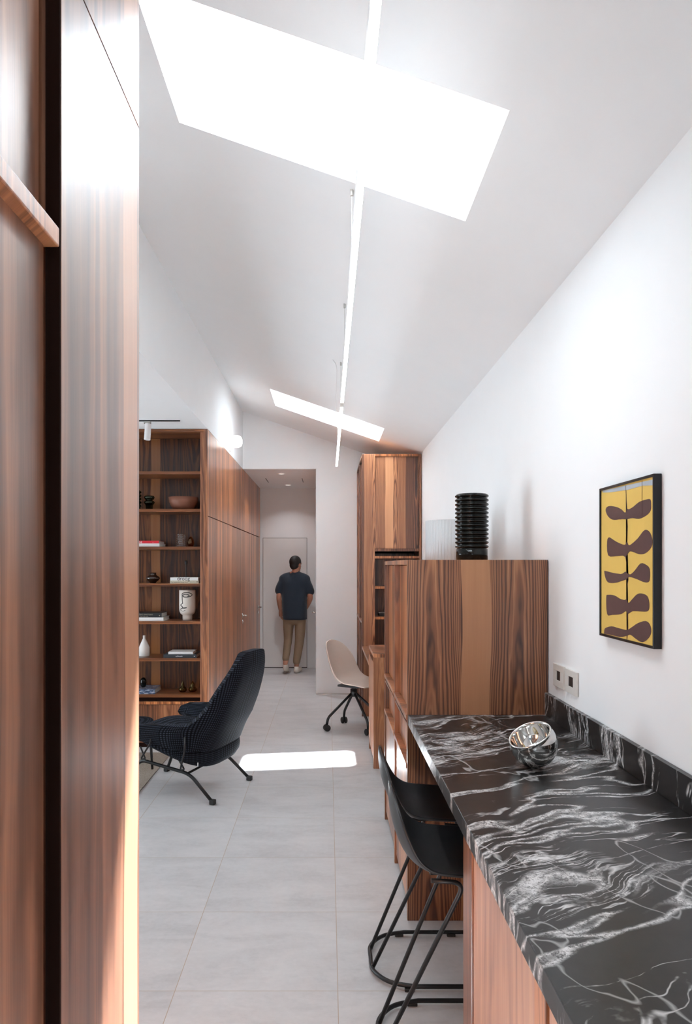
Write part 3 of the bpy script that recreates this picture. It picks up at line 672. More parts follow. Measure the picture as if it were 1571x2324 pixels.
AC = (-0.992, 5.05, 0); ARZ = math.radians(160.7)
ac = thing('lounge_chair', 'navy houndstooth high-backed armchair on black steel legs', 'armchair', AC, ARZ)
def smooth01(t): t = max(0, min(1, t)); return t*t*(3-2*t)
def shell_pt(th, h):
    """th -1..1 from one arm front round the back to the other; h 0..1 from seam to the top edge"""
    s = abs(th)
    hw = 0.350; xr = -0.285; xf = 0.27; n = 3.2
    ang = th*pi/2                                            # U-shaped plan
    if s < 0.5:
        a = th/0.5*pi/2; bx = xr+0.26*(1-abs(cos(a))**(2/n)); by = hw*math.copysign(abs(sin(a))**(2/n), a)
    else:
        bx = xr+0.26+(xf-xr-0.26)*(s-0.5)/0.5; by = hw*math.copysign(1, th)
    back = 1-smooth01((bx+0.268)/0.095)                      # 1 at the back centre, 0 on the arms
    zb = 0.335+0.10*(bx+0.33)/0.6
    zt = 0.515+0.475*back-0.045*back*min(1, s/0.24)**3+0.012*sin((bx+0.33)*6)*(1-back)
    z = zb+(zt-zb)*h
    q = max(0, (z-0.42)/0.57)
    lean = -0.085*min(1, (z-0.33)/0.2)-0.125*smooth01(q*1.1)*(0.35+0.65*back)
    bx = xr+(bx-xr)*(1-0.72*smooth01((z-0.47)/0.20))
    x = bx+lean*(back**0.4 if back > 0 else 0)
    y = by*(1+0.10*sin(min(1, h*1.2)*pi*0.6)*(1-back))*(1-0.22*q*q*back - 0.10*q*back)
    if s > 0.5: y = by*(1+0.11*sin(min(1, h)*pi*0.55))
    # curl the front ends of the arms
    return Vector((x+(0.02*(1-h) if s > 0.9 else 0), y, z))
bm = surf(lambda i, j: shell_pt(i*2-1, j), 91, 17, uv=lambda i, j, c: (i*1.72/0.0125, c.z/0.0125))
sh = obj('shell', bm, M['hound'], ac, smooth=True, local=True, weld=False); s_ = sh.modifiers.new('solid', 'SOLIDIFY'); s_.thickness = 0.058; s_.offset = 0.0; s_.use_even_offset = False
b_ = sh.modifiers.new('bevel', 'BEVEL'); b_.width = 0.027; b_.segments = 4; b_.limit_method = 'ANGLE'; b_.angle_limit = 1.0
# seat pan below the seam, rising to the front
def pan_pt(i, j):
    a = i*2*pi; n = 3.2
    cx = abs(cos(a))**(2/n)*math.copysign(1, cos(a)); sy_ = abs(sin(a))**(2/n)*math.copysign(1, sin(a))
    k = j
    sc = [0.0, 0.45, 0.80, 0.92, 0.985, 1.0, 0.99, 0.95, 0.80, 0.40, 0.0][int(round(j*10))]
    lv = [0, 0, 0.03, 0.16, 0.40, 0.62, 0.82, 0.95, 1, 1, 1][int(round(j*10))]
    x = -0.01+cx*0.310*sc; y = sy_*0.355*sc
    zb = 0.182+0.225*(x+0.33)/0.62*1.0; ztop = 0.345+0.10*(x+0.33)/0.6
    return Vector((x, y, zb+(ztop-zb)*lv))
obj('seat_pan', surf(pan_pt, 56, 11, closed_u=True, uv=lambda i, j, c: (i*2.08/0.0125, c.z/0.0125 if 0.15 < j < 0.85 else (abs(c.x)+abs(c.y))/0.0125)), M['hound'], ac, smooth=True, local=True, weld=False)
def cush_pt(i, j):
    v = pan_pt(i, j); x = v.x*0.86+0.02; y = v.y*0.84; lv = [0, 0, 0.03, 0.16, 0.40, 0.62, 0.82, 0.95, 1, 1.03, 1.04][int(round(j*10))]
    return Vector((x, y, 0.285+0.10*(x+0.33)/0.6+0.075*lv))
obj('seat_cushion', surf(cush_pt, 56, 11, closed_u=True, uv=(100, 30)), M['hound'], ac, smooth=True, local=True, weld=False)
for s in (1, -1):
    obj('leg_frame', T(fillet([(-0.34, 0.278*s, 0.02), (-0.165, 0.262*s, 0.180), (0.24, 0.240*s, 0.235), (0.345, 0.278*s, 0.02)], 0.06, 8), 0.0115, 12), M['black'], ac, smooth=True, local=True)
    for fx in (-0.345, 0.350):
        q = bobj('foot', (fx-0.019, fx+0.019, 0.278*s-0.018, 0.278*s+0.018, 0.001 if not (s > 0 and fx > 0) else 0.0085, 0.034), M['rubber'], None, bevel=0.006)
        q.parent = ac; q.location = (fx, 0.278*s, 0.001 if not (s > 0 and fx > 0) else 0.0085)
    for (x0, x1) in ((-0.115, -0.205), (0.19, 0.05)):
        obj('arm_bracket', T(fillet([(x0+0.09, 0.17*s, 0.262+0.2*x0), (x0-0.005, 0.252*s, 0.215+0.14*x0), (x0, 0.300*s, 0.23+0.15*x0), (x1, 0.392*s, 0.385+0.1*x0), (x1, 0.392*s, 0.455)], 0.03, 6), 0.0062, 8), M['black'], ac, smooth=True, local=True)
obj('cross_bar', T([(-0.15, -0.262, 0.182), (-0.15, 0.262, 0.182)], 0.008, 8), M['black'], ac, smooth=True, local=True)
bm = bmesh.new(); box(bm, -0.272, -0.268, 0.336, 0.341, 0.262, 0.285); obj('care_tag', bm, M['ink_white'], ac, local=True)

fs = thing('footstool', 'low footstool with thin black legs standing on the rug beside the armchair', 'footstool', (-1.64, 5.60, 0.008))
obj('seat', surf(lambda i, j: Vector((-1.64, 5.60, 0.272)) + Vector((pan_pt(i, j).x+0.04, pan_pt(i, j).y, 0))*0.72 + Vector((0, 0, 0.065*[0, 0, 0.03, 0.16, 0.40, 0.62, 0.82, 0.95, 1, 1.0, 1.0][int(round(j*10))])), 56, 11, closed_u=True, uv=(90, 20)), M['hound'], fs, smooth=True, weld=False)
for (fx, fy_) in ((-1.345, 5.45), (-1.43, 5.78), (-1.93, 5.42), (-1.85, 5.78)):
    obj('leg', T([(fx, fy_, 0.012), (fx-0.02*(1 if fx > -1.6 else -1), fy_, 0.280)], 0.009, 8), M['black'], fs, smooth=True)

# ------------------------------------------------------------------ foreground kitchen tall cabinets (left)
XA = -0.345; YA0 = 0.921; YA1 = 1.300; XW = -1.03
tcab = thing('tall_kitchen_cabinet', 'tall walnut end cabinet with a bright sun stripe, nearest the open lounge', 'cabinet', (-0.7, 1.1, 0))
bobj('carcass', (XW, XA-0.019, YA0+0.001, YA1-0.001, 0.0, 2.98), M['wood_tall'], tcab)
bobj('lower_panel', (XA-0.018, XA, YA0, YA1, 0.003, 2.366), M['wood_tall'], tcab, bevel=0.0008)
bobj('shade_strip', (XA-0.019, XA-0.0006, YA0-0.004, YA0-0.0003, 0.003, 2.98), M['dark'], tcab, bevel=0)  # dark strip that paints the shade on the panel's camera-facing edge
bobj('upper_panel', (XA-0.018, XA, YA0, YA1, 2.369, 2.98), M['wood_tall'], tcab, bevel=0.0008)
fcab = thing('tall_kitchen_cabinet', 'tall walnut cabinet at the left edge with a long horizontal grip rail', 'cabinet', (-0.7, 0.3, 0))
bobj('carcass', (XW, XA-0.045, -0.30, YA0-0.002, 0.0, 2.98), M['dark'], fcab)
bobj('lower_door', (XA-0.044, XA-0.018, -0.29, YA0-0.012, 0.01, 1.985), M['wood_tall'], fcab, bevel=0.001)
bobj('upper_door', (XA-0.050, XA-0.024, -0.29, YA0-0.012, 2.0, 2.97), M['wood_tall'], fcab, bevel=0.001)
bobj('grip_rail', (XA-0.024, XA+0.0, -0.29, YA0-0.006, 1.978, 2.003), M['wood_desk'], fcab, bevel=0.002, label='polished walnut grip rail between the two doors')

# ------------------------------------------------------------------ counter side
XC = 0.3525; ZC = 0.91
wt = thing('marble_worktop', 'long black marble worktop with white veins along the right wall', 'worktop', (0.66, 1.5, 0.864))
bobj('slab', (XC, XR-0.001, -0.4, 3.145, 0.864, ZC), M['marble'], wt, bevel=0.002)
bobj('upstand', (XR-0.019, XR-0.001, -0.4, 3.145, ZC+0.0003, 1.008), M['marble'], wt, bevel=0.0012)
bc = thing('base_cabinet', 'pale walnut base cabinet under the near end of the marble worktop', 'cabinet', (0.66, 1.0, 0))
bobj('carcass', (0.395, XR-0.002, -0.39, 1.955, 0.0, 0.862), M['wood_base'], bc)
bobj('side_panel', (0.371, 0.394, 1.846, 1.957, 0.0, 0.862), M['wood_desk'], bc)
bobj('door', (0.377, 0.394, 1.300, 1.845, 0.02, 0.855), M['wood_base'], bc)
bobj('post', (0.373, 0.394, 1.222, 1.290, 0.0, 0.862), M['wood_desk'], bc)
bobj('door', (0.377, 0.394, 0.62, 1.215, 0.02, 0.855), M['wood_base'], bc)
bobj('door', (0.377, 0.394, -0.05, 0.61, 0.02, 0.855), M['wood_base'], bc)

# walnut dresser behind the counter
XS = 0.350
sb = thing('walnut_cabinet', 'chest-high walnut cabinet at the far end of the marble worktop', 'cabinet', (0.66, 3.8, 0))
YS0, YS1 = 3.147, 4.42
bobj('side_panel', (XS, XR-0.004, YS0, YS0+0.022, 0.0, 1.5945), M['wood_front'], sb, bevel=0.0012)
bobj('side_panel', (XS, XR-0.004, YS1-0.022, YS1, 0.0, 1.5945), M['wood'], sb)
bobj('divider', (XS, XR-0.02, 3.752, 3.776, 0.0, 1.573), M['wood_warm'], sb)
bobj('top_panel', (XS, XR-0.004, YS0+0.022, YS1-0.022, 1.573, 1.5945), M['wood_b'], sb)
bobj('carcass', (XS+0.05, XR-0.01, YS0+0.022, YS1-0.022, 0.03, 1.572), M['dark'], sb, bevel=0)
for (y0, y1) in ((YS0+0.024, 3.750), (3.778, YS1-0.024)):
    d = bobj('upper_door', (XS+0.026, XS+0.046, y0, y1, 0.905, 1.570), M['wood_b'], sb)
    bobj('grip_rail', (XS-0.004, XS+0.046, y0, y1, 0.882, 0.903), M['wood_desk'], d)
    d = bobj('drawer_front', (XS+0.026, XS+0.046, y0, y1, 0.690, 0.848), M['wood_b'], sb)
    bobj('grip_rail', (XS-0.004, XS+0.046, y0, y1, 0.668, 0.688), M['wood_desk'], d)
    bobj('top_rail', (XS+0.002, XS+0.046, y0, y1, 0.850, 0.862), M['wood_warm'], d)
    bobj('lower_door', (XS+0.008, XS+0.046, y0, y1, 0.05, 0.640), M['wood_b'], sb)

# black and white ribbed vases on the dresser
vy = 3.55; vx = wx(1071, vy); p = [(0, 0), (0.078, 0), (0.078, 0.058)]; n = 13
for k in range(n):
    z0 = 0.060+k*0.0218
    for j in range(7): p.append((0.072+0.0115*abs(sin(pi*j/6.0)), z0+0.0218*j/6))
p += [(0.068, 0.343), (0.068, 0.01), (0, 0.01)]
p = [(a, b*0.96) for a, b in p]
tag(obj('ribbed_vase', lathe(p, (vx, vy, 1.5947), 56), M['black_glaze'], None, smooth=True), 'tall glossy black vase ribbed with stacked rings on the walnut cabinet', 'vase')
wy = 4.12; wvx = wx(1030, wy)
p = [(0, 0), (0.155, 0), (0.158, 0.005), (0.158, 0.232), (0.152, 0.232), (0.150, 0.010), (0, 0.010)]
tag(obj('fluted_vase', lathe(p, (wvx, wy, 1.5947), 216, rib=lambda k, s: 0.028*(0.5+0.5*cos(2*pi*k/4))), M['ribbed_white'], None, smooth=True), 'wide white vertically fluted vase behind the black ribbed vase', 'vase')

# desk pedestal, desk, tall cupboard
pd = thing('desk_pedestal', 'narrow walnut desk pedestal beyond the chest-high cabinet', 'pedestal', (0.66, 5.8, 0))
PZ = 0.886
bobj('top_panel', (XS, XR-0.01, 5.497, 6.120, PZ-0.028, PZ), M['wood_desk'], pd)
bobj('side_panel', (XS, XR-0.01, 5.497, 5.520, 0.0, PZ-0.028), M['wood'], pd)
bobj('side_panel', (XS, XR-0.01, 6.097, 6.120, 0.0, PZ-0.028), M['wood_warm'], pd)
d = bobj('drawer_front', (XS+0.002, XS+0.03, 5.522, 6.095, 0.06, PZ-0.075), M['wood_desk'], pd, label='pale walnut front')
bobj('carcass', (XS+0.035, XR-0.012, 5.522, 6.095, 0.05, PZ-0.03), M['dark'], pd, bevel=0)
dk = thing('desk', 'walnut desk top spanning from the pedestal to the tall cupboard', 'desk', (0.66, 6.75, 0))
bobj('desk_top', (XS+0.002, XR-0.01, 6.122, 7.395, 0.700, 0.730), M['wood'], dk)
bobj('drawer', (XS+0.06, XR-0.05, 6.20, 7.34, 0.62, 0.699), M['wood_warm'], dk)
bobj('back_rail', (XR-0.03, XR-0.012, 6.122, 7.395, 0.35, 0.62), M['wood'], dk)

YT = 7.40
tc = thing('tall_cupboard', 'floor-to-ceiling walnut cupboard beside the end wall, beyond the desk', 'cupboard', (0.66, 8.0, 0))
TZ = 2.728
xst = wx(851, YT)
bobj('stile', (XS, xst, YT, YT+0.022, 0.0, TZ), M['wood_door'], tc)
bobj('side_panel', (XR-0.030, XR-0.006, YT, YE-0.003, 0, TZ), M['wood_warm'], tc)
bobj('top_panel', (xst+0.0, XR-0.030, YT, YT+0.4, TZ-0.026, TZ), M['wood_b'], tc)
bobj('top_panel', (XS, XR-0.030, YT+0.022, YE-0.004, TZ-0.025, TZ-0.001), M['wood'], tc)
dr = bobj('upper_door', (xst+0.001, XR-0.031, YT+0.018, YT+0.036, 1.745, 2.701), M['wood_door'], tc)
bobj('grip_rail', (xst+0.001, XR-0.031, YT+0.002, YT+0.036, 1.715, 1.744), M['wood_warm'], dr)
shs = [1.667, 1.352, 1.034, 0.70]
for z in shs: bobj('shelf', (xst+0.001, XR-0.031, YT+0.003, YT+0.42, z-0.026, z), M['wood_b'], tc)
bobj('back_panel', (xst, XR-0.031, YT+0.42, YT+0.435, 0.0, 1.70), M['wood'], tc)
bobj('inner_side_panel', (xst-0.020, xst, YT+0.023, YT+0.42, 0.0, 1.70), M['wood'], tc)
bobj('lower_front', (XS+0.02, XR-0.031, YT+0.01, YT+0.03, 0.0, 0.672), M['wood'], tc)
bobj('carcass', (XS+0.045, XR-0.032, YT+0.45, YE-0.004, 0.02, TZ-0.03), M['dark'], tc, bevel=0)
for (y0, y1) in ((YT+0.03, 7.99), (8.03, YE-0.006)):
    bobj('divider', (XS, XS+0.045, y1, y1+0.03 if y1 < 8.5 else YE-0.002, 0, TZ-0.026), M['wood'], tc)
    bobj('side_door', (XS+0.022, XS+0.042, y0, y1, 0.99, TZ-0.03), M['wood_b'], tc)
    d = bobj('drawer_front', (XS+0.022, XS+0.042, y0, y1, 0.03, 0.93), M['wood_b'], tc)
    bobj('grip_rail', (XS-0.003, XS+0.042, y0, y1, 0.962, 0.985), M['wood_desk'], d)
# device on the cupboard shelf
sy0 = YT+0.06
t = thing('set_top_box', 'small dark electronic box with a silvery front on a shelf of the tall cupboard', 'electronic box', (wx(880, sy0), sy0+0.08, shs[2]))
bobj('casing', (wx(861, sy0), wx(905, sy0), sy0, sy0+0.2, shs[2]+0.002, shs[2]+0.036), M['book_black'], t, bevel=0.003)
bobj('lid', (wx(859.5, sy0), wx(906, sy0), sy0-0.002, sy0+0.21, shs[2]+0.036, shs[2]+0.042), M['satin'], t, bevel=0.001)

# ------------------------------------------------------------------ moulded chairs
def shell_surface(prof, wfun, wing, lift, nu=25, nv=25):
    """prof: centre line (x,z) from the top of the back to the seat front"""
    C = catmull([(a, 0, b) for a, b in prof], 8); L = len(C)
    def f(i, j):
        t = i*2-1; q = j*(L-1); k = min(int(q), L-2); c = C[k].lerp(C[k+1], q-k)
        w = wfun(j); y = t*w
        e = abs(t)**2.4
        return Vector((c.x+wing(j)*e, y, c.z+lift(j)*e))
    return surf(f, nu, nv)
def stool():
    r = thing('bar_stool', '', 'bar stool', (0.42, 2.82, 0), 0, 'black bar stools under the worktop')
    X0 = -0.205
    prof = [(X0-0.003, 0.845), (X0-0.005, 0.80), (X0+0.006, 0.730), (X0+0.035, 0.660), (X0+0.085, 0.622), (X0+0.160, 0.610), (X0+0.27, 0.610), (X0+0.36, 0.622), (X0+0.415, 0.620)]
    wf = lambda j: 0.200*(1-(1-min(1, j/0.40))**2.0)**0.55*(1 if j < 0.85 else 1-0.10*((j-0.85)/0.15)**2)+0.010
    bm = shell_surface(prof, wf, lambda j: 0.034*sin(pi*min(1, j*1.35))**1.0, lambda j: 0.034*smooth01(j*1.6)*(1-0.5*smooth01((j-0.6)/0.4)), 27, 29)
    o = obj('seat_shell', bm, M['black_plastic'], r, smooth=True, local=True, subsurf=1, weld=False); solid(o, 0.010, -1)
    o.modifiers.move(1, 0)
    bm = bmesh.new(); box(bm, -0.10, 0.10, -0.10, 0.10, 0.592, 0.604); obj('seat_plate', bm, M['black'], r, local=True, bevel=0.004)
    for s in (1, -1):
        obj('leg_rod', T(fillet([(-0.10, 0.130*s, 0.590), (0.006, 0.132*s, 0.584), (-0.248, 0.068*s, 0.016)], 0.045, 8), 0.0075, 10), M['black'], r, smooth=True, local=True)
        obj('leg_rod', T(fillet([(0.02, 0.130*s, 0.590), (0.10, 0.135*s, 0.584), (0.19, 0.190*s, 0.020)], 0.03, 6), 0.0075, 10), M['black'], r, smooth=True, local=True)
        for fx in (-0.12, 0.10):
            bm = bmesh.new(); box(bm, fx-0.018, fx+0.018, 0.195*s-0.008, 0.195*s+0.008, 0.001, 0.012); obj('foot_pad', bm, M['rubber'], r, local=True, bevel=0.002)
    pts = [(0.24, 0.195, 0.018), (-0.10, 0.195, 0.018), (-0.19, 0.165, 0.018), (-0.246, 0.09, 0.018), (-0.252, 0.0, 0.018), (-0.246, -0.09, 0.018), (-0.19, -0.165, 0.018), (-0.10, -0.195, 0.018), (0.24, -0.195, 0.018)]
    mid = catmull(pts[1:-1], 6)
    obj('floor_ring', T([Vector(pts[0])]+mid+[Vector(pts[-1])], 0.008, 10), M['black'], r, smooth=True, local=True)
    bm = bmesh.new(); tube(bm, [(0.165, -0.178, 0.20), (0.165, 0.178, 0.20)], 0.007, 10); obj('foot_rest', bm, M['black'], r, smooth=True, local=True)
    return r
st = stool(); st['label'] = 'black moulded bar stool farther along the worktop, next to the walnut cabinet'
dup(st, (0.42, 2.345, 0), 0, 'nearer black moulded bar stool tucked against the base cabinet', 'black bar stools under the worktop')

oc = thing('desk_chair', 'beige moulded shell chair on a black four-leg castor base at the desk', 'office chair', (0.245, 6.835, 0), math.radians(-30))
X0 = -0.235
prof = [(X0-0.02, 0.845), (X0+0.0, 0.77), (X0+0.03, 0.66), (X0+0.07, 0.545), (X0+0.13, 0.475), (X0+0.23, 0.445), (X0+0.36, 0.448), (X0+0.47, 0.44)]
wf = lambda j: 0.222*(1-(1-min(1, j/0.42))**2.0)**0.62*(1 if j < 0.8 else 1-0.12*((j-0.8)/0.2)**2)+0.02
bm = shell_surface(prof, wf, lambda j: 0.075*sin(pi*min(1, j*1.3))**1.0, lambda j: 0.050*smooth01(j*2.0)*(1-0.75*smooth01((j-0.55)/0.45)), 27, 31)
o = obj('seat_shell', bm, M['beige'], oc, smooth=True, local=True, subsurf=1, weld=False); solid(o, 0.012, -1); o.modifiers.move(1, 0)
bm = bmesh.new(); box(bm, -0.13, 0.10, -0.09, 0.09, 0.408, 0.428); box(bm, -0.03, 0.03, -0.03, 0.03, 0.395, 0.410); obj('seat_mechanism', bm, M['black'], oc, local=True, bevel=0.004)
obj('gas_column', T([(0, 0, 0.325), (0, 0, 0.41)], 0.020, 16), M['satin'], oc, smooth=True, local=True, label='bright metal gas column')
obj('hub', T([(0, 0, 0.315), (0, 0, 0.385)], 0.032, 18), M['black'], oc, smooth=True, local=True)
base_rz = -math.radians(-30)
for (wx_, wy_) in ((-0.0125, 6.75), (0.158, 7.09), (0.37, 6.577), (0.50, 6.92)):
    v = Vector((wx_-0.245, wy_-6.835, 0)); v.rotate(Quaternion((0, 0, 1), base_rz)); d = v.normalized()
    lg = obj('leg', T(fillet([d*0.02+Vector((0, 0, 0.345)), d*(v.length-0.012)+Vector((0, 0, 0.125)), v+Vector((0, 0, 0.062))], 0.03, 6), 0.0125, 12), M['black'], oc, smooth=True, local=True)
    n_ = Vector((-d.y, d.x, 0)); bm = bmesh.new()
    for s in (1, -1):
        tube(bm, [v+n_*0.006*s+Vector((0, 0, 0.031)), v+n_*0.010*s+Vector((0, 0, 0.031)), v+n_*0.024*s+Vector((0, 0, 0.031)), v+n_*0.028*s+Vector((0, 0, 0.031))], [0.026, 0.031, 0.031, 0.026], 22)
    tube(bm, [v-n_*0.008+Vector((0, 0, 0.031)), v+n_*0.008+Vector((0, 0, 0.031))], 0.012, 12); tube(bm, [v+Vector((0, 0, 0.035)), v+Vector((0, 0, 0.068))], 0.008, 10)
    obj('caster', bm, M['rubber'], lg, smooth=False, local=True, weld=False)

# ------------------------------------------------------------------ steel bowl
bc_ = Vector((0.672, 2.33, ZC+0.0775))
nrm = Vector((-0.45, -0.22, 0.90)).normalized(); qr = nrm.to_track_quat('Z', 'Y').to_matrix()
R = 0.0775; prof = [(0, -R)]
for k in range(1, 22):
    a = -pi/2+(pi/2+0.42)*k/21; prof.append((R*cos(a), R*sin(a)))
rr, rz_ = prof[-1]; prof += [(rr+0.0015, rz_+0.003), (rr, rz_+0.0055), (rr-0.003, rz_+0.0055), (rr-0.006, rz_+0.002)]
ri = rr-0.006
for k in range(1, 15):
    a = k/14*pi/2; prof.append((0.028+(ri-0.028)*cos(a), rz_+0.002-0.062*sin(a)))
prof += [(0, rz_+0.002-0.062)]
bm = lathe(prof, (0, 0, 0), 64); bm.transform(Matrix.Translation(bc_) @ qr.to_4x4())
tag(obj('steel_bowl', bm, M['chrome'], None, smooth=True), 'tilted double-walled polished steel bowl on the black marble worktop', 'bowl')

# ------------------------------------------------------------------ framed picture on the right wall
XF = 0.953
def onpic(u, v, lift=0.0):
    px, py = 1240+u/4.151, 1060+v/4.151; Y = XF*F/(px-745); return (Y, wz(py, Y))
PY0, PY1, PZ0, PZ1 = 2.079, 2.497, 1.325, 1.838
pic = thing('framed_painting', 'yellow painting of brown leaf shapes in a black frame on the right wall', 'picture', (XR, (PY0+PY1)/2, PZ0))
fw = 0.008
bobj('frame', [(XF-0.003, XR-0.001, PY0, PY0+fw, PZ0, PZ1), (XF-0.003, XR-0.001, PY1-fw, PY1, PZ0, PZ1), (XF-0.003, XR-0.001, PY0+fw, PY1-fw, PZ1-fw, PZ1), (XF-0.003, XR-0.001, PY0+fw, PY1-fw, PZ0, PZ0+fw)], M['frame_black'], pic, bevel=0.001)
bobj('canvas', (XF+0.002, XR-0.004, PY0+fw, PY1-fw, PZ0+fw, PZ1-fw), M['art_yellow'], pic, bevel=0)
pairs = [[(556,405),(570,375),(605,367),(660,377),(705,400),(740,430),(757,395),(775,398),(815,375),(870,330),(930,308),(975,303),(984,355),(978,410),(940,455),(870,488),(810,480),(770,488),(750,492),(700,490),(640,498),(600,485),(570,450)],
 [(570,700),(588,662),(620,680),(670,710),(735,733),(757,705),(772,735),(800,725),(860,670),(905,610),(938,590),(975,620),(995,690),(985,755),(930,812),(870,820),(810,798),(775,800),(745,848),(720,835),(660,838),(580,832)],
 [(543,985),(560,980),(620,995),(700,1008),(742,985),(760,1000),(790,1010),(830,975),(885,908),(935,920),(970,960),(972,1050),(955,1085),(910,1082),(860,1060),(780,1035),(750,1058),(700,1075),(650,1090),(590,1090),(560,1060)],
 [(562,1225),(580,1204),(640,1210),(690,1240),(735,1252),(752,1245),(772,1280),(810,1240),(850,1200),(890,1190),(945,1212),(965,1270),(965,1330),(945,1360),(880,1360),(810,1358),(770,1382),(745,1358),(700,1385),(620,1392),(570,1385)],
 [(545,1560),(550,1520),(610,1500),(670,1515),(750,1535),(770,1530),(800,1510),(860,1470),(930,1450),(970,1480),(985,1550),(960,1610),(905,1650),(850,1625),(790,1580),(755,1590),(690,1600),(600,1580),(545,1570)]]
def picfn(u, v, w): return Vector((XF+0.0018-w, u, v))
for pr in pairs:
    pts = [(q.x, q.y) for q in catmull([(*onpic(*a), 0) for a in pr], 3, closed=True)]
    obj('painted_leaf', poly_prism(pts, picfn, 0.0006), M['art_brown'], pic, weld=False, label='brown painted leaf pair')
stem = [(745,175),(748,280),(757,400),(757,490),(762,560),(757,700),(745,850),(758,930),(757,1010),(768,1060),(757,1120),(752,1250),(765,1380),(760,1460),(765,1540),(755,1635)]
sp = [onpic(*q) for q in stem]; wdt = [0.004, 0.0018, 0.003, 0.0045, 0.002, 0.003, 0.005, 0.003, 0.005, 0.004, 0.003, 0.004, 0.004, 0.0022, 0.004, 0.002]
pts = [(a-w/2, b) for (a, b), w in zip(sp, wdt)]+[(a+w/2, b) for (a, b), w in list(zip(sp, wdt))[::-1]]
obj('painted_stem', poly_prism(pts, picfn, 0.0005), M['art_brown'], pic, weld=False)
pts = [onpic(*q) for q in [(528,222),(760,170),(1008,116),(1008,172),(900,176),(760,215),(600,238),(528,240)]]
obj('painted_band', poly_prism(pts, picfn, 0.0004), M['art_blue'], pic, weld=False, label='washed blue band along the top')
bobj('tape_line', [(XF+0.0008, XF+0.0016, 2.165, 2.1665, 1.72, 1.828), (XF+0.0008, XF+0.0016, 2.1665, 2.33, 1.72, 1.7215)], M['art_brown'], pic, bevel=0)

for (y0, y1, lab) in ((2.925, 3.055, 'white wall socket plate with a black centre, nearer the walnut cabinet'), (2.770, 2.905, 'white wall socket plate with a black centre, below the framed painting side')):
    t = thing('socket_plate', lab, 'socket', (XR, (y0+y1)/2, 1.058), group='wall sockets above the worktop')
    z0, z1 = 1.058, 1.152
    bobj('plate', [(XR-0.010, XR-0.001, y0, y1, z0, z0+0.028), (XR-0.010, XR-0.001, y0, y1, z1-0.026, z1), (XR-0.010, XR-0.001, y0, y0+0.040, z0+0.028, z1-0.026), (XR-0.010, XR-0.001, y1-0.040, y1, z0+0.028, z1-0.026)], M['plate'], t, bevel=0.0008)
    bobj('socket_insert', (XR-0.007, XR-0.001, y0+0.040, y1-0.040, z0+0.028, z1-0.026), M['socket'], t, bevel=0.0004)

# ------------------------------------------------------------------ linear pendant lamp
XLMP = 0.0935; ZL = 2.67
lm = thing('linear_pendant', 'long thin white linear pendant lamp running down the room below the ceiling', 'pendant lamp', (XLMP, 3.8, ZL))
for (y0, y1) in ((-0.6, 4.83), (4.97, 7.94)):
    bobj('housing', (XLMP-0.0115, XLMP+0.0115, y0, y1, ZL+0.003, ZL+0.042), M['white_metal'], lm, bevel=0.0008)
    bobj('diffuser', (XLMP-0.0085, XLMP+0.0105, y0+0.005, y1-0.005, ZL, ZL+0.003), M['lamp_glow'], lm, bevel=0)
for (y0, y1) in ((-0.6, 4.83), (4.97, 7.94)):
    bobj('ceiling_fill_strip', (XLMP-0.0090, XLMP+0.0090, y0+0.005, y1-0.005, ZL+0.042, ZL+0.0445), M['ceiling_fill'], lm, bevel=0)  # upward glow added to the pendant to brighten the ceiling
bobj('connector', (XLMP-0.0115, XLMP+0.0115, 4.83, 4.97, ZL+0.003, ZL+0.042), M['plate'], lm)
for y in (0.9, 2.81, 4.036, 5.195, 8.23-0.9):
    z1 = zc(XLMP)
    obj('suspension_wire', T([(XLMP, y, ZL+0.04), (XLMP, y, z1)], 0.0014, 6), M['satin'], lm)
    obj('ceiling_mount', T([(XLMP, y, z1-0.022), (XLMP, y, z1+0.003)], 0.007, 12), M['satin'], lm)
bm = bmesh.new(); tube(bm, catmull([(XLMP-0.06, 5.20, zc(XLMP-0.06)), (XLMP-0.03, 5.22, 3.0), (XLMP-0.035, 5.6, 2.80), (XLMP-0.004, 5.75, ZL+0.042)], 8), 0.002, 6)
obj('power_cable', bm, M['white_metal'], lm, smooth=True)

# wall sconce
sc = thing('wall_sconce', 'round white opal glass wall lamp high on the left wall', 'wall lamp', (XL, 7.5, 2.85))
sy_ = 7.5; zs = wz(1000, 7.45)
obj('globe', lathe([(0, 0), (0.030, 0.002), (0.052, 0.016), (0.062, 0.045), (0.062, 0.080), (0.052, 0.108), (0.030, 0.124), (0, 0.127)], (XL+0.073, sy_, zs-0.064), 36), M['globe_glow'], sc, smooth=True)
bobj('wall_plate', (XL, XL+0.012, sy_-0.02, sy_+0.02, zs-0.105, zs+0.05), M['white_metal'], sc, bevel=0.004)

# ------------------------------------------------------------------ the person
PC = Vector((-0.475, 10.38, 0))
pr = thing('person', 'person in navy t-shirt and khaki trousers walking away down the corridor', 'person', PC)
def W(x, y, z): return (x, PC.y+y, z)
def remesh(o, vx, sm=6, f=0.5):
    r = o.modifiers.new('remesh', 'REMESH'); r.mode = 'VOXEL'; r.voxel_size = vx; r.use_smooth_shade = True
    s = o.modifiers.new('smooth', 'SMOOTH'); s.iterations = sm; s.factor = f; return o
bm = bmesh.new()
HX, HZ = -0.468, 1.585
turn = Matrix.Rotation(math.radians(-38), 3, 'Z')
def hd(x, y, z): v = turn @ Vector((x, y, z)); return (HX+v.x, PC.y+0.01+v.y, HZ+v.z)
ell(bm, hd(0, -0.012, 0.025), (0.074, 0.094, 0.092), 20, turn)           # skull
limb(bm, [hd(0, 0.0, -0.005), hd(0, 0.035, -0.055), hd(0, 0.052, -0.085)], [0.068, 0.052, 0.030])   # face to chin
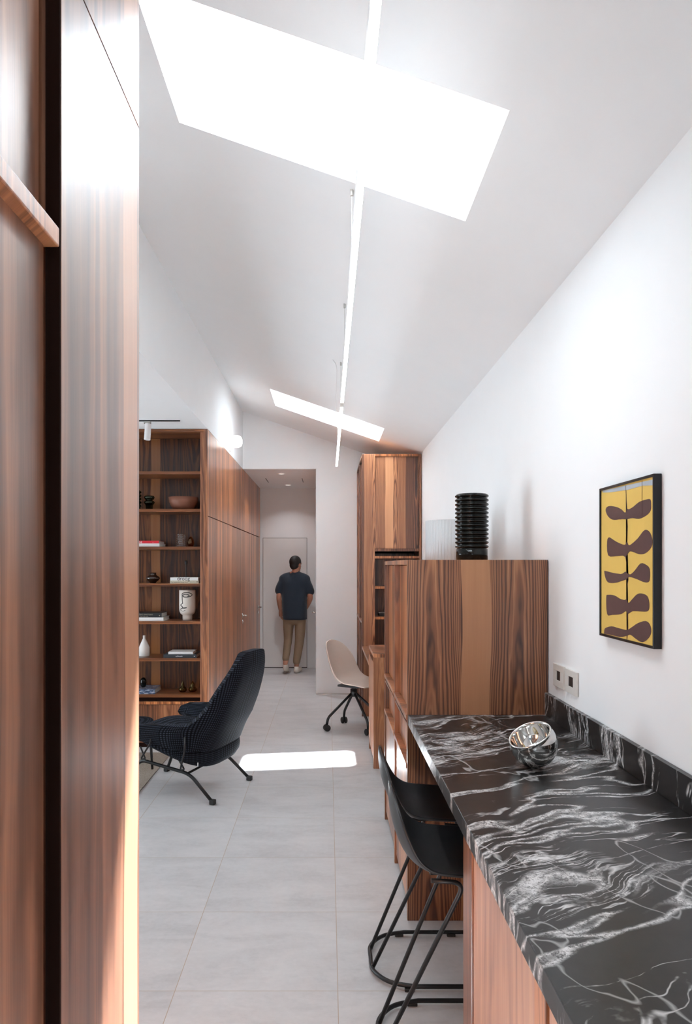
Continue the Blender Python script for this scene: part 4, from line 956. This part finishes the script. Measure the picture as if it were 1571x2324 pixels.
limb(bm, [hd(0, 0.078, 0.0), hd(0, 0.100, -0.028)], [0.008, 0.012], 8)    # nose
limb(bm, [hd(-0.035, 0.070, 0.014), hd(0.035, 0.070, 0.014)], [0.012, 0.012], 8)  # brow
limb(bm, [hd(-0.018, 0.078, -0.052), hd(0.018, 0.078, -0.052)], [0.008, 0.008], 8)  # mouth
for s in (1, -1): ell(bm, hd(0.074*s, -0.004, -0.008), (0.008, 0.018, 0.029), 10, turn)  # ears
limb(bm, [(HX, PC.y+0.0, 1.56), (HX-0.006, PC.y-0.008, 1.49), (HX-0.014, PC.y-0.005, 1.42)], [0.052, 0.050, 0.060])
# torso
for (z, rx, ry, cx) in ((1.40, 0.15, 0.075, -0.486), (1.33, 0.165, 0.095, -0.488), (1.22, 0.150, 0.100, -0.492), (1.10, 0.135, 0.090, -0.495), (0.98, 0.145, 0.098, -0.495), (0.89, 0.155, 0.105, -0.492)):
    ell(bm, W(cx, 0, z), (rx, ry, 0.085), 20)
L_sh, R_sh = W(-0.650, 0, 1.375), W(-0.325, 0, 1.362)
L_el, R_el = W(-0.715, -0.01, 1.115), W(-0.262, -0.035, 1.105)
L_wr, R_wr = W(-0.700, 0.10, 0.905), W(-0.335, 0.13, 0.925)
limb(bm, [L_sh, W(-0.685, 0, 1.25), L_el, W(-0.708, 0.05, 1.0), L_wr], [0.056, 0.048, 0.040, 0.037, 0.026])
limb(bm, [R_sh, W(-0.290, -0.015, 1.24), R_el, W(-0.295, 0.05, 1.01), R_wr], [0.056, 0.048, 0.040, 0.037, 0.026])
def hand(bm, wr, d, side, sp_):
    wr = Vector(wr); d = Vector(d).normalized(); sp_ = Vector(sp_); sp_ = (sp_-d*sp_.dot(d)).normalized(); nn = d.cross(sp_)
    limb(bm, [wr, wr+d*0.035, wr+d*0.075], [0.024, 0.030, 0.030])
    limb(bm, [wr+d*0.03+sp_*0.012, wr+d*0.075+sp_*0.014], [0.020, 0.016]); limb(bm, [wr+d*0.03-sp_*0.012, wr+d*0.075-sp_*0.016], [0.020, 0.016])
    for k, (o_, ln) in enumerate(((0.030, 0.068), (0.010, 0.078), (-0.011, 0.072), (-0.031, 0.056))):
        b0 = wr+d*0.082+sp_*o_; curl = nn*side
        limb(bm, [b0, b0+d*ln*0.45+curl*0.008, b0+d*ln*0.78+curl*0.026, b0+d*ln*0.92+curl*0.042], [0.0095, 0.0090, 0.0085, 0.0075], 8, 3)
    limb(bm, [wr+d*0.025+sp_*0.026, wr+d*0.055+sp_*0.047+nn*side*0.01, wr+d*0.088+sp_*0.052+nn*side*0.022], [0.012, 0.011, 0.009], 8, 3)
hand(bm, L_wr, (0.02, 0.35, -0.9), 1, (0, 1, 0.3)); hand(bm, R_wr, (-0.15, 0.55, -0.75), -1, (-0.2, 0.8, 0.5))
# legs: right leg carries, left heel is lifted behind
R_kn, R_an = W(-0.418, 0.02, 0.480), W(-0.462, 0.0, 0.095)
L_kn, L_an = W(-0.585, 0.055, 0.480), W(-0.615, -0.15, 0.155)
limb(bm, [W(-0.405, 0, 0.88), W(-0.408, 0.01, 0.68), R_kn, W(-0.440, -0.005, 0.30), R_an], [0.088, 0.075, 0.054, 0.050, 0.034])
limb(bm, [W(-0.575, 0, 0.88), W(-0.580, 0.03, 0.68), L_kn, W(-0.600, -0.04, 0.30), L_an], [0.088, 0.075, 0.054, 0.050, 0.034])
limb(bm, [R_an, W(-0.455, 0.02, 0.05), W(-0.430, 0.12, 0.035)], [0.034, 0.034, 0.028]); limb(bm, [L_an, W(-0.612, -0.10, 0.085), W(-0.605, 0.02, 0.038)], [0.034, 0.034, 0.028])
remesh(obj('body', bm, M['skin'], pr, smooth=True, weld=False), 0.0065, 3)
# t-shirt
bm = bmesh.new()
def loft(bm, rings, seg=32, n=5, p=2.3):
    pts = catmull([(z, rx, ry) for z, rx, ry, cx in rings], n); cxs = catmull([(cx, 0, 0) for z, rx, ry, cx in rings], n)
    R = []
    for q, c in zip(pts, cxs):
        R.append([bm.verts.new((c.x+q.y*math.copysign(abs(cos(a))**(2/p), cos(a)), PC.y-0.004+q.z*math.copysign(abs(sin(a))**(2/p), sin(a)), q.x)) for a in [2*pi*k/seg for k in range(seg)]])
    for a, b in zip(R, R[1:]):
        for k in range(seg): bm.faces.new((a[k], a[(k+1) % seg], b[(k+1) % seg], b[k]))
    bm.faces.new(R[0][::-1]); bm.faces.new(R[-1])
loft(bm, [(0.775, 0.178, 0.125, -0.484), (0.90, 0.182, 0.130, -0.487), (1.05, 0.184, 0.126, -0.491), (1.20, 0.190, 0.126, -0.491), (1.32, 0.196, 0.118, -0.490), (1.385, 0.180, 0.100, -0.486), (1.430, 0.120, 0.082, -0.479), (1.452, 0.072, 0.068, -0.474)])
limb(bm, [W(-0.620, 0, 1.375), W(-0.680, 0, 1.285), W(-0.715, -0.003, 1.20)], [0.072, 0.070, 0.068]); limb(bm, [W(-0.345, 0, 1.365), W(-0.295, -0.015, 1.27), W(-0.262, -0.022, 1.185)], [0.072, 0.070, 0.069])
limb(bm, [W(-0.475, 0.0, 1.42), W(-0.472, 0.0, 1.452)], [0.074, 0.066]); limb(bm, [W(-0.50, 0, 1.425), W(-0.60, 0, 1.405), W(-0.655, 0, 1.375)], [0.060, 0.062, 0.068]); limb(bm, [W(-0.46, 0, 1.425), W(-0.37, 0, 1.40), W(-0.32, 0, 1.37)], [0.060, 0.062, 0.068])
remesh(obj('t_shirt', bm, M['navy'], pr, smooth=True, weld=False), 0.011, 30)
# trousers
bm = bmesh.new(); ell(bm, W(-0.490, 0, 0.88), (0.168, 0.118, 0.11), 24); ell(bm, W(-0.490, 0, 0.80), (0.170, 0.118, 0.09), 24)
limb(bm, [W(-0.408, 0, 0.82), W(-0.408, 0.01, 0.66), W(-0.420, 0.02, 0.46), W(-0.445, 0.0, 0.28), W(-0.460, -0.002, 0.165)], [0.088, 0.080, 0.068, 0.060, 0.054])
limb(bm, [W(-0.575, 0, 0.82), W(-0.582, 0.03, 0.66), W(-0.588, 0.05, 0.48), W(-0.603, -0.04, 0.32), W(-0.613, -0.12, 0.225)], [0.086, 0.076, 0.062, 0.054, 0.050])
remesh(obj('trousers', bm, M['khaki'], pr, smooth=True, weld=False), 0.010, 8)
def shoe(a, toe, heel):
    bm = bmesh.new(); limb(bm, [heel, (Vector(heel)+Vector(toe))/2+Vector((0, 0, 0.004)), toe], [0.040, 0.042, 0.034], 16); limb(bm, [a, heel], [0.038, 0.038], 14)
    return remesh(obj('shoe', bm, M['shoe'], pr, smooth=True, weld=False), 0.006, 3)
shoe(W(-0.462, 0.0, 0.085), W(-0.415, 0.15, 0.037), W(-0.464, -0.015, 0.043)); shoe(W(-0.615, -0.145, 0.135), W(-0.600, 0.06, 0.038), W(-0.614, -0.115, 0.085))
bm = bmesh.new(); ell(bm, hd(0, -0.020, 0.036), (0.081, 0.098, 0.093), 24, turn); ell(bm, hd(0, -0.042, -0.010), (0.070, 0.068, 0.072), 20, turn); ell(bm, hd(0, -0.03, -0.045), (0.052, 0.058, 0.04), 16, turn)
remesh(obj('hair', bm, M['hair'], pr, smooth=True, weld=False), 0.006, 4)
for s in (1, -1):
    bm = bmesh.new(); ell(bm, hd(0.030*s, 0.074, 0.0), (0.012, 0.010, 0.008), 12, turn); obj('eye', bm, M['eye'], pr, smooth=True)
